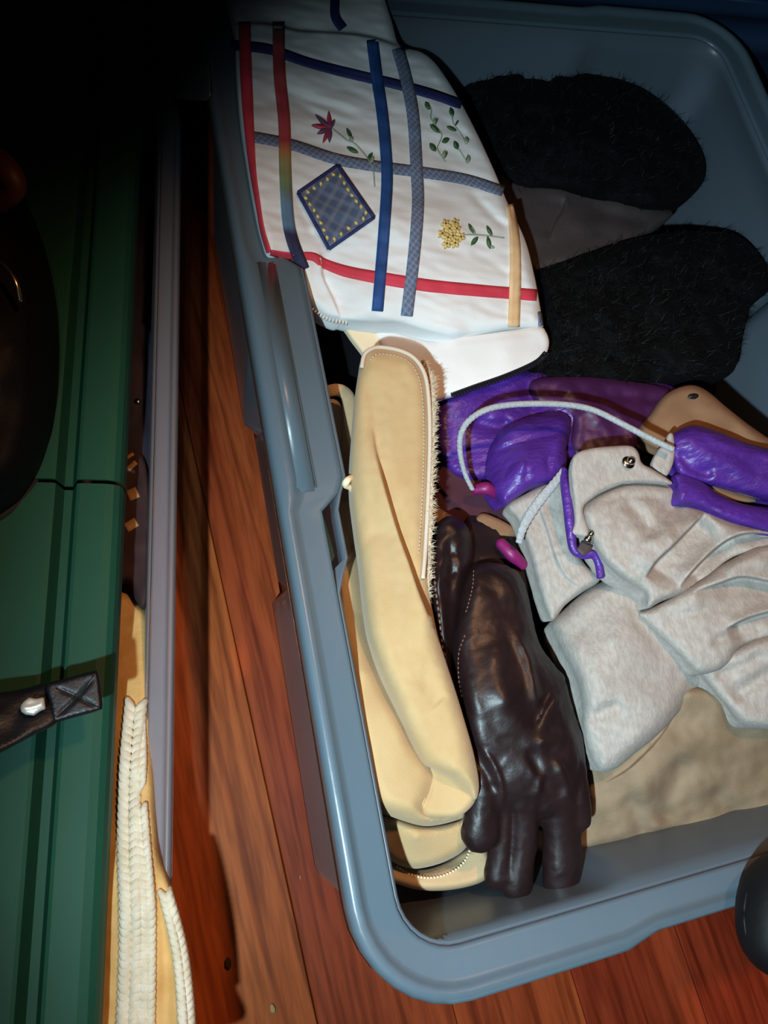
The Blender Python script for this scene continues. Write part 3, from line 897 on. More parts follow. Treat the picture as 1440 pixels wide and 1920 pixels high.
for i in range(4):
    A, B = np.array(pc[i]), np.array(pc[(i + 1) % 4])
    for t in ((0.10, 0.24, 0.38, 0.52, 0.66, 0.80, 0.93) if i in (0, 2) else (0.12, 0.3, 0.5, 0.7, 0.88)):
        q = A + (B - A) * t; q = q + (cen - q) / np.linalg.norm(cen - q) * 11
        leaf(q[0], q[1], 60 + 25 * math.sin(t * 9 + i), 8.5, 6.0, M['thread_yellow'], pat, 'stitch', 0.0009, PT)
g, pg = M['thread_green'], M['thread_pale']
v1 = stem([(803, 192), (808.8, 206), (807, 219), (813, 230), (823, 244), (828.5, 254), (823, 269), (820, 279), (829.6, 296), (835, 303)], pg, bag)
for x, y, a, ln, w, m in ((802, 197, 55, 17, 8, g), (815, 226, 105, 13, 7, pg), (816, 240, 40, 24, 8, g), (836, 262, -15, 15, 9, g), (812, 275, 50, 19, 9, g), (833, 288, 105, 15, 8, pg), (819, 226, 110, 13, 3, g), (837, 289, 110, 14, 3, g)):
    leaf(x, y, a, ln, w, m, bag)
stem([(846, 203), (847, 215), (850, 231), (859, 244), (867, 256), (873, 269)], pg, bag); stem([(855, 270), (859, 277), (865, 287), (873, 300), (878, 305)], pg, bag)
for x, y, a, ln, w, m in ((847, 209, 70, 18, 8, g), (857, 229, -55, 11, 4, g), (847, 240, 25, 20, 6, g), (875, 262, 80, 14, 9, pg), (855.6, 271, 58, 17, 8, g), (878, 298, 100, 16, 9, pg), (876, 296, 105, 15, 3, g)):
    leaf(x, y, a, ln, w, m, bag)
# yellow flower head
stem([(866, 440), (890, 440), (915, 442), (945, 446)], pg, bag)
for x, y, a, ln, w, m in ((884, 428, 60, 22, 6, g), (888, 432, 65, 18, 4, pg), (890, 451, -50, 20, 9, g), (918, 432, 60, 22, 6, g), (917, 454, 75, 24, 7, g), (922, 462, 20, 12, 4, pg)):
    leaf(x, y, a, ln, w, m, bag)
for x, y in ((460, 1290), (545, 1280), (495, 1335), (560, 1335), (430, 1380), (480, 1415), (525, 1400), (597, 1408), (470, 1470), (545, 1465)):
    bx, by = 740 + x / 4.8, 150 + y / 4.8
    V, F = ball_vf(BAG.at(bx, by, 0.0018), 0.0011, 7, 4, (1, 1, 0.5))
    bl = solid('blossom', [(V, F)], M['thread_dark'], bag)
    for k in range(5):
        a = 72 * k + x
        leaf(bx + 4.6 * math.cos(math.radians(a)), by + 4.6 * math.sin(math.radians(a)), a, 9.5, 6.0, M['thread_yellow'], bl, 'petal', 0.0015)
# lotus
stem([(622, 240), (640, 254), (651, 263), (667, 270.5), (690, 298), (699.7, 319), (702.6, 350)], pg, bag)
for x, y, a, ln, w, m in ((655, 249, 62, 22, 6, g), (659, 259, 60, 12, 7, pg), (661, 280, 28, 24, 7, g), (694, 292, -55, 16, 7, g), (698, 298, 110, 14, 7, pg)):
    leaf(x, y, a, ln, w, m, bag)
for tx, ty, m in ((700, 305, 'thread_red'), (580, 335, 'thread_plum'), (548, 430, 'thread_red'), (600, 505, 'thread_plum'), (650, 590, 'thread_red'), (712, 585, 'thread_plum'), (755, 385, 'thread_plum'), (640, 400, 'thread_plum'), (700, 420, 'thread_plum')):
    x, y = 480 + tx / 5.143, 150 + ty / 5.143; cx, cy = 619, 239
    leaf((x + cx) / 2, (y + cy) / 2, math.degrees(math.atan2(y - cy, x - cx)), math.hypot(x - cx, y - cy) + 4, 8, M[m], bag, 'petal', 0.0015)

# ------------------------------------------------------------------ beige suede garment rolled lengthwise
#BEIGE
bg = thing('suede_garment', 'beige suede garment folded lengthwise with a piped round flap, beside the left rim', 'garment', P(740, 1200, 0.2))
BK = Sheet([(596, 770), (618, 748), (640, 762), (650, 830), (652, 900), (668, 960), (672, 1040), (668, 1120), (650, 1180), (620, 1160), (600, 1060), (592, 940)],
           [(615, 780, 0.222), (650, 960, 0.232), (620, 1100, 0.235)], edge=(24, 0.014), wr=[(0.002, 40, 2.2)])
BK.build('back_fold', M['hem'], bg, 6.0, 0.02)
LR = Sheet([(594, 960), (620, 935), (655, 925), (680, 960), (684, 1040), (700, 1110), (718, 1178), (730, 1228), (752, 1282), (775, 1325), (800, 1378), (818, 1425), (830, 1450), (826, 1472), (815, 1500),
            (806, 1520), (850, 1525), (872, 1522), (862, 1536), (800, 1549), (742, 1534), (705, 1515), (682, 1470), (665, 1400), (645, 1300), (632, 1220), (615, 1120), (600, 1040)],
           [(615, 970, 0.242), (655, 960, 0.240), (630, 1100, 0.262), (670, 1150, 0.258), (640, 1250, 0.270), (680, 1260, 0.278), (690, 1400, 0.282), (750, 1370, 0.283), (720, 1490, 0.283), (790, 1500, 0.282), (860, 1530, 0.270)],
           edge=(40, 0.020), folds=[('s', [(640, 1095), (640, 1150), (644, 1230), (655, 1320)], 40, -0.003),
                                    ('v', [(672, 1060), (690, 1178), (702, 1228), (724, 1284), (750, 1330), (776, 1385), (798, 1435)], 16, 0.009), ('v', [(700, 1505), (745, 1525), (800, 1536)], 12, 0.0015)], wr=[(0.0020, 60, 5.5, 1.2, 2.0)])
LR.build('left_roll', M['beige'], bg, 5.0, 0.03)
TK = Sheet([(786, 1432), (800, 1428), (822, 1436), (850, 1452), (876, 1474), (893, 1490), (886, 1510), (862, 1530), (830, 1534), (800, 1530), (788, 1508), (800, 1480), (800, 1455)],
           [(795, 1440, 0.272), (890, 1490, 0.282), (830, 1525, 0.279), (800, 1500, 0.276)], edge=(14, 0.006),
           folds=[('s', [(798, 1440), (806, 1462), (804, 1480), (795, 1505), (793, 1515)], 22, 0.004)])
TK.build('tucked_end', M['beige'], bg, 5.0, 0.015)
RR = Sheet([(681, 662), (698, 650), (722, 650), (752, 656), (776, 668), (792, 688), (801, 712), (806, 760), (808, 830), (806, 900), (804, 970), (800, 1040), (803, 1100), (812, 1150), (822, 1195), (838, 1245),
            (856, 1300), (874, 1360), (888, 1410), (897, 1455), (898, 1484), (890, 1500), (876, 1482), (852, 1460), (826, 1444), (798, 1430), (780, 1395), (760, 1350), (738, 1300), (716, 1250), (702, 1210),
            (692, 1170), (684, 1110), (678, 1050), (668, 980), (660, 900), (662, 820), (668, 740), (675, 690)],
           [(740, 660, 0.314), (700, 800, 0.302), (790, 800, 0.306), (700, 1000, 0.292), (790, 1000, 0.296), (740, 1150, 0.298), (790, 1300, 0.302), (850, 1440, 0.300), (800, 1420, 0.292), (890, 1480, 0.292)],
           edge=(30, 0.0095),
           folds=[('s', [(698, 800), (706, 850), (716, 890), (730, 940), (748, 1000), (768, 1055), (785, 1105), (803, 1150)], 46, 0.011, 'end'),
                  ('v', [(690, 700), (703, 780), (710, 860)], 16, 0.003), ('v', [(792, 1250), (810, 1300), (826, 1320)], 24, 0.003),
                  ('v', [(690, 1005), (720, 1000), (745, 1010)], 14, 0.0012)], wr=[(0.0016, 60, 7.7, 1.3, 2.0), (0.0006, 18, 3.1)])
RR.build('right_roll', M['beige'], bg, 5.0, 0.03)
pl = resample(catmull([(678, 690), (684, 664), (702, 652), (724, 652), (752, 658), (775, 670), (791, 690), (800, 716), (805, 765), (806, 830), (804, 900), (801, 970), (797, 1040), (793, 1085)], False, 8), 5, False)
pth = RR.pts(pl, 0.0035)
tube('piping', pth, 0.0017, M['piping'], bg, 8)['label'] = 'pale piping round the flap'
q = [(694, 676), (704, 665), (724, 664), (748, 669), (768, 680), (781, 697), (789, 722), (794, 770), (795, 830), (793, 900), (790, 970), (785, 1040)]
parts = []
ql = resample(catmull(q, False, 8), 7, False)
for i in range(0, len(ql) - 1):
    a, b = RR.at(*ql[i], 0.0006), RR.at(*(ql[i] * 0.35 + ql[i + 1] * 0.65), 0.0006)
    parts.append(tube_vf([a, (a + b) / 2 + np.array([0, 0, 0.0002]), b], 0.00042, 5))
solid('topstitch', parts, M['piping'], bg, True, 'stuff')
# fleece showing beyond the piped edge
FL = Sheet([(790, 676), (804, 690), (814, 705), (817, 760), (815, 830), (813, 900), (811, 970), (808, 1040), (806, 1100), (803, 1130), (796, 1100), (792, 1000), (796, 850), (796, 740)],
           [(805, 720, 0.301), (806, 900, 0.297), (802, 1100, 0.290)], edge=(10, 0.004), wr=[(0.002, 9, 2.1)])
fl = FL.build('fleece_trim', M['fleece'], bg, 4.0, 0.010); fl['label'] = 'fluffy cream fleece trim'


def tufts(name, n, sampler, length, width, m, parent, spread=0.6, seed=1, lean=(0, 0, 0)):
    rng = random.Random(seed); V, F = [], []
    for i in range(n):
        p = sampler(rng)
        d = Vector((rng.gauss(0, spread) + lean[0], rng.gauss(0, spread) + lean[1], 1.0 + lean[2])).normalized() * length * rng.uniform(0.5, 1.2)
        s_ = Vector((rng.gauss(0, 1), rng.gauss(0, 1), 0)).normalized() * width
        p = Vector(p); mid = p + d * 0.55 + Vector((rng.gauss(0, 1), rng.gauss(0, 1), 0)) * length * 0.12
        o = len(V); V += [p - s_, p + s_, mid + s_ * 0.7, mid - s_ * 0.7, p + d + Vector((d.x, d.y, -abs(d.z) * 0.3)) * 0.35]
        F += [(o, o + 1, o + 2, o + 3), (o + 3, o + 2, o + 4)]
    ob = link(name, mesh(name, V, F), m, parent, False); ob['kind'] = 'stuff'
    return ob


def on_sheet(sh, box, grid=24):
    """random points on a sheet, from a table"""
    xs = np.random.RandomState(3).uniform([box[0], box[1]], [box[2], box[3]], (6000, 2)); xs = xs[inside(xs, sh.outline)][:2500]
    w = P(xs[:, 0], xs[:, 1], sh.z(xs))
    return lambda rng: w[rng.randrange(len(w))]


tufts('fleece_tuft', 2600, on_sheet(FL, (785, 670, 826, 1140)), 0.0042, 0.00028, M['fleece'], fl, 0.7, 5, (0.5, 0, 0))
LH = Sheet([(676, 1480), (700, 1515), (742, 1534), (800, 1549), (862, 1538), (885, 1520), (886, 1560), (872, 1592), (838, 1614), (800, 1626), (770, 1628), (735, 1615), (708, 1590), (690, 1550)],
           [(690, 1510, 0.245), (780, 1570, 0.258), (870, 1550, 0.250), (790, 1622, 0.238), (720, 1600, 0.23)], edge=(16, 0.010), wr=[(0.001, 50, 4.4)])
LH.build('lower_layer', M['beige'], bg, 5.0, 0.02)
HM = Sheet([(670, 1560), (700, 1590), (740, 1618), (790, 1630), (840, 1616), (875, 1592), (905, 1580), (925, 1620), (912, 1648), (880, 1662), (830, 1670), (780, 1668), (735, 1655), (690, 1650), (675, 1610)],
           [(690, 1610, 0.212), (800, 1650, 0.222), (900, 1620, 0.222)], edge=(14, 0.010), folds=[('v', [(735, 1622), (790, 1636), (845, 1622), (880, 1600)], 7, 0.004)])
hm = HM.build('hem', M['hem'], bg, 5.0, 0.02); hm['label'] = 'tan suede hem with beaded stitching'
for x, y in resample(catmull([(745, 1626), (770, 1640), (800, 1646), (830, 1642), (858, 1628), (874, 1610), (880, 1596)], False, 8), 6.2, False):
    V, F = ball_vf(HM.at(x, y, 0.0006), 0.0011, 6, 4)
    solid('bead', [(V, F)], M['bead'], hm)
# small knotted tie at the left of the flap
tube('tie', line3([(662, 893, 0.283), (652, 900, 0.290), (648, 909, 0.286), (658, 916, 0.280), (664, 934, 0.270), (668, 950, 0.262)], 8), [0.0022, 0.0028, 0.0020, 0.0018], M['lining'], bg, 8)

# cream looped strap behind the flap
lp = tube('strap_loop', line3([(603, 742, 0.236), (622, 732, 0.244), (642, 734, 0.246), (654, 752, 0.243), (656, 800, 0.240), (652, 850, 0.238), (654, 900, 0.234)], 8), [0.0055, 0.006, 0.0065, 0.0065, 0.006], M['hem'], None, 10, 0.45)
tag(lp, 'tan cloth strap looped in the dark gap behind the piped beige flap', 'strap')

# ------------------------------------------------------------------ brown leather gloves
#GLOVES
def leather_post(seed, amp=0.0009):
    def f(co, no):
        d = np.array([0.55 * noise.noise(Vector(c) * 60 + Vector((seed, 0, 0))) + 0.35 * (1 - 2 * abs(noise.noise(Vector(c) * 105 + Vector((0, seed, 0))))) + 0.2 * noise.noise(Vector(c) * 260) for c in co])
        return co + no * (amp * 2.0 * d)[:, None]
    return f


def crease_post(folds, base):
    ff = [(k, catmull(p, False, 6), w, d) for k, p, w, d in folds]

    def f(co, no):
        co = base(co, no); px = Q(co); upf = np.clip(no[:, 2], 0, 1)
        for k, poly, w, dep in ff:
            dd, side, al = seg_dist(px, poly); tp = np.clip(np.minimum(al, 1 - al) * 5, 0, 1)
            g = np.exp(-(dd / w) ** 2) * tp * upf * dep
            co[:, 2] += g if k == 'r' else -g
        return co
    return f


gv = thing('leather_glove', 'dark brown leather glove lying palm down with fingers over the bin end', 'glove', P(990, 1400, 0.22), 'pair of brown leather gloves')
HAND = Sheet([(872, 1082), (884, 1062), (915, 1054), (950, 1060), (975, 1078), (990, 1110), (1000, 1160), (1014, 1210), (1040, 1245), (1060, 1268), (1066, 1300), (1082, 1350), (1096, 1395), (1098, 1450),
              (1092, 1500), (1060, 1535), (1010, 1545), (960, 1545), (915, 1520), (885, 1450), (872, 1380), (862, 1310), (854, 1250), (850, 1200), (858, 1140)],
             [(920, 1080, 0.285), (900, 1200, 0.288), (970, 1200, 0.286), (950, 1320, 0.296), (1050, 1350, 0.286), (900, 1420, 0.280), (1000, 1450, 0.288), (1060, 1480, 0.280), (960, 1530, 0.268)],
             edge=(34, 0.017), folds=[('s', [(1075, 1262), (1050, 1290), (1022, 1330), (1005, 1370)], 40, -0.006)], wr=[(0.002, 50, 6.2)])
pr = [sheet_vf(HAND, 6.0, 0.022),
      capsule_vf([(905, 1395, 0.272), (908, 1455, 0.270), (904, 1520, 0.262), (899, 1562, 0.257)], [0.0095, 0.0100, 0.0120, 0.0135]),
      capsule_vf([(952, 1470, 0.266), (950, 1550, 0.254), (940, 1610, 0.244), (934, 1640, 0.240)], [0.0105, 0.0105, 0.0105, 0.0105]),
      capsule_vf([(985, 1480, 0.270), (984, 1560, 0.256), (975, 1620, 0.246), (970, 1664, 0.240)], [0.0105, 0.0108, 0.0105, 0.0105]),
      capsule_vf([(1046, 1470, 0.270), (1053, 1550, 0.256), (1054, 1610, 0.248), (1052, 1652, 0.242)], [0.0135, 0.0140, 0.0145, 0.0140]),
      capsule_vf([(1075, 1430, 0.270), (1082, 1490, 0.268), (1088, 1535, 0.262)], [0.009, 0.0095, 0.0085])]
gf = [('r', [(960, 1180), (985, 1230), (1000, 1290), (1010, 1340)], 9, 0.0030), ('r', [(900, 1400), (922, 1430), (938, 1470), (942, 1520)], 6, 0.0030),
      ('v', [(895, 1420), (915, 1450), (925, 1490)], 9, 0.0025), ('r', [(1000, 1500), (1012, 1470), (1020, 1450)], 7, 0.0030), ('r', [(1040, 1420), (1060, 1470), (1062, 1510)], 9, 0.0030),
      ('v', [(990, 1400), (1010, 1440), (1030, 1490)], 10, 0.003), ('v', [(1015, 1495), (1014, 1560), (1012, 1640)], 7, 0.0035), ('v', [(962, 1500), (962, 1560), (955, 1640)], 6, 0.0025),
      ('r', [(1005, 1395), (1030, 1388), (1060, 1395)], 8, 0.0025), ('v', [(905, 1150), (960, 1140), (985, 1160)], 16, 0.0015), ('r', [(925, 1200), (935, 1280), (955, 1340)], 22, 0.0022)]
me = fuse('hand', pr, 0.0019, 7, crease_post(gf, leather_post(2.0, 0.0005)))
link('hand', me, M['leather'], gv)
CF = Sheet([(872, 975), (900, 968), (940, 978), (975, 1005), (990, 1050), (996, 1100), (985, 1120), (960, 1085), (930, 1066), (895, 1066), (876, 1090), (866, 1040)],
           [(890, 985, 0.246), (970, 1030, 0.246), (880, 1070, 0.256)], edge=(18, 0.010), wr=[(0.0015, 30, 2.7)])
CF.build('cuff', M['leather'], gv, 6.0, 0.012)


def stitches(name, line, zoff, m, parent, pitch=9, r=0.0006, sheet=None):
    q = resample(catmull(line, False, 8), pitch, False); parts = []
    for a, b in zip(q[:-1], q[1:]):
        e = a * 0.3 + b * 0.7
        A, B = sheet.pts([a, e], zoff)
        parts.append(tube_vf([A, (A + B) / 2 + np.array([0, 0, 0.0004]), B], [r * 0.6, r, r * 0.6], 6))
    return solid(name, parts, m, parent, True, 'stuff')


stitches('seam_stitch', [(888, 1068), (886, 1100), (876, 1140), (872, 1150)], 0.0016, M['leather_thread'], gv, 8, 0.0005, HAND)
stitches('seam_stitch', [(872, 1190), (860, 1225), (860, 1275), (866, 1310)], 0.0022, M['leather_thread'], gv, 9, 0.0005, HAND)
# the second glove of the pair, underneath
g2 = thing('leather_glove', 'dark brown leather glove on edge, squeezed between the beige garment and the other glove', 'glove', P(845, 1150, 0.22), 'pair of brown leather gloves')
G2 = Sheet([(816, 992), (830, 972), (852, 968), (874, 984), (886, 1016), (886, 1060), (872, 1110), (860, 1160), (852, 1220), (858, 1290), (866, 1350), (872, 1420), (864, 1440), (850, 1380), (836, 1310),
            (822, 1240), (810, 1180), (804, 1110), (808, 1050)],
           [(830, 1000, 0.282), (870, 1020, 0.278), (840, 1150, 0.281), (840, 1300, 0.272), (866, 1420, 0.25)], edge=(24, 0.014),
           folds=[('v', [(835, 1040), (860, 1036), (880, 1040)], 7, 0.002), ('v', [(840, 1078), (860, 1072), (880, 1076)], 6, 0.002), ('v', [(842, 1000), (846, 1100), (840, 1200)], 8, 0.003),
                  ('r', [(818, 1050), (826, 1130), (836, 1230), (842, 1290)], 6, 0.003)], wr=[(0.003, 24, 9.2)])
G2.build('hand', M['leather'], g2, 5.0, 0.02)
stitches('seam_stitch', [(812, 1040), (816, 1100), (824, 1160), (830, 1220), (836, 1270)], 0.0012, M['leather_thread'], g2, 12, 0.0010, G2)

# ------------------------------------------------------------------ grey fleece top with purple nylon lining
#GREY
gy = thing('hooded_top', 'grey marl fleece top with purple nylon trim, drawstring and metal snaps', 'sweatshirt', P(1200, 1100, 0.2))
LOW = Sheet([(1082, 1592), (1088, 1555), (1100, 1500), (1098, 1440), (1110, 1400), (1180, 1380), (1260, 1300), (1330, 1290), (1420, 1330), (1540, 1340), (1560, 1560), (1500, 1562), (1440, 1566), (1385, 1572), (1330, 1576),
             (1270, 1556), (1200, 1574), (1140, 1586)],
            [(1090, 1600, 0.222), (1120, 1440, 0.245), (1250, 1360, 0.262), (1400, 1380, 0.262), (1540, 1400, 0.262), (1200, 1470, 0.256), (1320, 1480, 0.244), (1440, 1480, 0.240), (1200, 1575, 0.224), (1440, 1560, 0.222), (1330, 1570, 0.222)],
            edge=(18, 0.010), folds=[('v', [(1110, 1490), (1102, 1540), (1090, 1590)], 10, 0.004), ('s', [(1270, 1330), (1235, 1385), (1180, 1440), (1130, 1470)], 50, -0.004),
                                     ('v', [(1290, 1410), (1255, 1490), (1240, 1550)], 24, 0.009), ('v', [(1170, 1490), (1195, 1530), (1210, 1570)], 20, 0.007), ('v', [(1330, 1480), (1370, 1520), (1390, 1560)], 20, 0.006), ('r', [(1330, 1360), (1270, 1440), (1190, 1500)], 40, 0.004)],
            wr=[(0.0040, 60, 3.9), (0.0012, 20, 1.1)])
LOW.build('lower_body', M['grey_shaded'], gy, 6.0, 0.02)
PLK = Sheet([(950, 948), (985, 925), (1025, 905), (1056, 893), (1064, 930), (1068, 985), (1080, 1030), (1100, 1060), (1124, 1078), (1122, 1092), (1090, 1112), (1060, 1135), (1034, 1164), (1014, 1120), (1000, 1070), (984, 1015), (968, 975)],
            [(970, 950, 0.262), (1050, 910, 0.274), (1000, 1050, 0.268), (1060, 1040, 0.284), (1110, 1080, 0.282), (1035, 1150, 0.270)], edge=(14, 0.008),
            folds=[('s', [(1005, 940), (1025, 990), (1040, 1040), (1060, 1080), (1095, 1105)], 24, -0.003), ('v', [(1000, 1060), (1030, 1040), (1065, 1030)], 5, 0.0012),
                   ('v', [(1030, 930), (1040, 980), (1050, 1020)], 8, 0.0015)], wr=[(0.0022, 40, 8.4)])
PLK.build('placket', M['grey'], gy, 5.0, 0.014)
SLV = Sheet([(1034, 1172), (1060, 1142), (1095, 1110), (1130, 1090), (1165, 1082), (1195, 1100), (1230, 1150), (1270, 1200), (1310, 1250), (1330, 1280), (1296, 1300), (1270, 1338), (1230, 1380), (1190, 1412), (1155, 1440),
             (1125, 1446), (1104, 1412), (1092, 1370), (1090, 1320), (1078, 1270), (1052, 1220)],
            [(1045, 1180, 0.262), (1130, 1100, 0.280), (1150, 1200, 0.292), (1230, 1200, 0.290), (1120, 1300, 0.288), (1220, 1320, 0.290), (1140, 1420, 0.278), (1300, 1280, 0.276)], edge=(30, 0.014),
            folds=[('v', [(1110, 1350), (1140, 1330), (1170, 1322)], 13, 0.005), ('r', [(1070, 1190), (1120, 1260), (1150, 1340)], 30, 0.003), ('v', [(1180, 1120), (1210, 1180), (1260, 1240)], 16, 0.003), ('v', [(1090, 1330), (1115, 1355), (1120, 1370)], 10, 0.002)], wr=[(0.0025, 70, 2.6), (0.0008, 20, 5.1)])
SLV.build('left_sleeve', M['grey'], gy, 5.0, 0.022)
UND = Sheet([(1240, 1215), (1300, 1250), (1360, 1225), (1440, 1190), (1560, 1180), (1560, 1372), (1480, 1368), (1396, 1362), (1355, 1318), (1320, 1276), (1290, 1246)],
            [(1260, 1230, 0.288), (1400, 1240, 0.300), (1540, 1250, 0.300), (1400, 1350, 0.288), (1540, 1350, 0.292)], edge=(20, 0.012),
            folds=[('v', [(1370, 1310), (1420, 1275), (1480, 1250)], 16, 0.006), ('v', [(1340, 1270), (1380, 1255), (1440, 1225)], 12, 0.004)], wr=[(0.003, 55, 6.6), (0.001, 22, 2)])
UND.build('under_fold', M['grey'], gy, 5.0, 0.02)
MID = Sheet([(1195, 1152), (1230, 1135), (1275, 1112), (1320, 1085), (1370, 1050), (1440, 1020), (1560, 1010), (1560, 1200), (1480, 1192), (1420, 1200), (1385, 1215), (1370, 1240), (1345, 1258), (1312, 1264), (1290, 1248), (1262, 1218), (1232, 1190)],
            [(1205, 1155, 0.294), (1300, 1130, 0.310), (1420, 1080, 0.312), (1540, 1100, 0.312), (1310, 1240, 0.302), (1420, 1190, 0.306), (1540, 1190, 0.306)], edge=(18, 0.010),
            folds=[('s', [(1300, 1110), (1345, 1095), (1390, 1082), (1440, 1090), (1500, 1100)], 44, -0.014, 'end'), ('s', [(1360, 1180), (1400, 1160), (1440, 1148), (1490, 1135)], 40, -0.014),
                   ('v', [(1330, 1205), (1380, 1192), (1440, 1178)], 10, 0.004), ('v', [(1240, 1165), (1300, 1150), (1360, 1140)], 10, 0.002), ('r', [(1360, 1070), (1400, 1055), (1460, 1055)], 12, 0.004)], wr=[(0.0035, 50, 1.7, -0.4, 2.2), (0.001, 18, 4)])
MID.build('middle_fold', M['grey'], gy, 5.0, 0.02)
TOP = Sheet([(1090, 955), (1105, 938), (1140, 918), (1175, 905), (1215, 903), (1270, 912), (1276, 940), (1330, 958), (1400, 985), (1470, 1000), (1560, 1010), (1560, 1050), (1470, 1045), (1400, 1042), (1362, 1055), (1330, 1088),
             (1280, 1112), (1240, 1128), (1214, 1140), (1208, 1112), (1180, 1094), (1150, 1072), (1122, 1040), (1104, 1000), (1092, 972)],
            [(1100, 960, 0.302), (1180, 920, 0.306), (1260, 925, 0.304), (1150, 1030, 0.310), (1220, 1000, 0.318), (1205, 1090, 0.308), (1300, 1000, 0.317), (1400, 1010, 0.316), (1540, 1030, 0.318), (1240, 1110, 0.308)], edge=(18, 0.011),
            folds=[('s', [(1210, 1084), (1232, 1052), (1262, 1024), (1295, 990), (1322, 962)], 60, -0.018), ('r', [(1195, 1060), (1225, 1020), (1265, 990)], 22, 0.004), ('s', [(1275, 1100), (1300, 1070), (1335, 1035), (1370, 1010), (1410, 1000), (1480, 1005)], 52, -0.019),
                   ('v', [(1170, 935), (1205, 975), (1218, 1015)], 15, 0.006), ('v', [(1220, 1010), (1250, 960), (1285, 942)], 18, 0.006), ('v', [(1110, 945), (1180, 930), (1260, 938)], 6, 0.0015)], wr=[(0.0035, 55, 5.2), (0.0010, 18, 7)])
TOP.build('right_sleeve', M['grey'], gy, 5.0, 0.02)
TAB = Sheet([(1071, 905), (1070, 872), (1080, 850), (1110, 840), (1150, 836), (1183, 836), (1197, 848), (1204, 868), (1225, 880), (1252, 897), (1262, 908), (1230, 905), (1185, 905), (1145, 917), (1108, 937), (1094, 955),
             (1102, 985), (1112, 1012), (1108, 1022), (1094, 1008), (1068, 1002), (1076, 980), (1075, 945)],
            [(1080, 860, 0.312), (1190, 850, 0.316), (1250, 898, 0.312), (1100, 930, 0.306), (1075, 1000, 0.298), (1105, 1015, 0.300)], edge=(8, 0.004), folds=[('v', [(1110, 935), (1145, 915), (1190, 905)], 6, 0.0025)], wr=[(0.0018, 40, 3.5)])
TAB.build('collar_tab', M['grey'], gy, 4.0, 0.005)
GUS = Sheet([(1252, 815), (1262, 812), (1266, 850), (1258, 882), (1246, 893), (1222, 874), (1232, 845), (1246, 832)], [(1255, 820, 0.312), (1240, 885, 0.306), (1262, 850, 0.31)], edge=(6, 0.003))
GUS.build('gusset', M['grey'], gy, 5.0, 0.004)


def snap(x, y, r, tiltm=(0, 0, 0)):
    c = TAB.at(x, y, 0.001)
    base = solid('snap', [ball_vf(c, r, 16, 8, (1, 1, 0.35))], M['steel'], gy)
    base['label'] = 'domed metal snap'
    solid('snap_post', [ball_vf(c + np.array([r * 0.15, 0, r * 0.45]), r * 0.62, 14, 8, (1, 1, 0.8))], M['steel'], base)
    return base


snap(1178, 867, 0.0056)
SB = TAB.at(1101, 1013, 0.0)
b0 = solid('snap', [ball_vf(SB + np.array([0, 0, 0.003]), 0.0045, 16, 8, (1, 0.8, 0.6))], M['steel'], gy)
solid('snap_post', [ball_vf(SB + np.array([0.001, 0.003, 0.006]), 0.0028, 14, 8)], M['steel'], b0)
strip('snap_strap', [(1104, 1018), (1096, 1028), (1088, 1036)], [20, 24, 16], Sheet([(1060, 990), (1140, 990), (1140, 1060), (1060, 1060)], 0.296, edge=(2, 0.0), sharp=True), M['brown_cloth'], gy, 0.001, 6)
# purple nylon
PB = Sheet([(822, 748), (846, 735), (900, 712), (960, 690), (1100, 700), (1250, 720), (1262, 745), (1230, 800), (1215, 830), (1160, 850), (1080, 860), (1000, 900), (930, 900), (880, 900), (840, 880), (818, 820)],
           [(850, 760, 0.248), (1000, 720, 0.242), (1240, 750, 0.245), (1000, 820, 0.250), (1180, 820, 0.255), (850, 850, 0.236)], edge=(20, 0.010),
           folds=[('v', [(980, 715), (1000, 760), (990, 800)], 14, 0.005), ('r', [(1030, 720), (1060, 760), (1100, 790)], 14, 0.005), ('v', [(1110, 730), (1180, 745), (1240, 745)], 10, 0.003),
                  ('v', [(880, 790), (930, 800), (960, 790)], 12, 0.006)], wr=[(0.004, 60, 4.8, 0.6, 2.0), (0.0009, 18, 2.8, 0.5, 3)])
PB.build('purple_lining', M['purple'], gy, 5.0, 0.015)
PU = Sheet([(1000, 712), (1100, 706), (1240, 724), (1256, 745), (1232, 795), (1212, 828), (1160, 848), (1085, 856), (1070, 830), (1072, 785), (1040, 765), (1005, 750)],
           [(1010, 730, 0.250), (1240, 750, 0.252), (1080, 840, 0.256), (1200, 825, 0.260), (1120, 770, 0.262)], edge=(16, 0.006),
           folds=[('r', [(1050, 720), (1100, 760), (1140, 800)], 12, 0.004), ('v', [(1120, 735), (1180, 745), (1240, 750)], 9, 0.003), ('r', [(1150, 770), (1180, 800), (1190, 830)], 10, 0.003)], wr=[(0.004, 40, 1.8), (0.001, 14, 2.2)])
PU.build('plum_lining', M['plum'], gy, 5.0, 0.008)
PF = Sheet([(908, 880), (916, 845), (936, 810), (966, 790), (1010, 776), (1050, 772), (1070, 790), (1062, 840), (1062, 875), (1040, 900), (1000, 914), (968, 934), (946, 948), (926, 930), (912, 905)],
           [(920, 880, 0.254), (960, 810, 0.268), (1050, 800, 0.270), (980, 870, 0.282), (1050, 880, 0.280), (945, 935, 0.268)], edge=(22, 0.012),
           folds=[('v', [(925, 850), (970, 830), (1060, 810)], 5, 0.003), ('v', [(940, 900), (960, 870), (990, 850)], 5, 0.002), ('v', [(985, 905), (990, 870), (1010, 850)], 5, 0.002),
                  ('v', [(1030, 890), (1028, 860), (1045, 840)], 5, 0.002)], wr=[(0.0025, 34, 7.4, -0.5, 2.5), (0.0009, 13, 3.2, -0.4, 3)])
PF.build('purple_hood_band', M['purple'], gy, 4.5, 0.018)
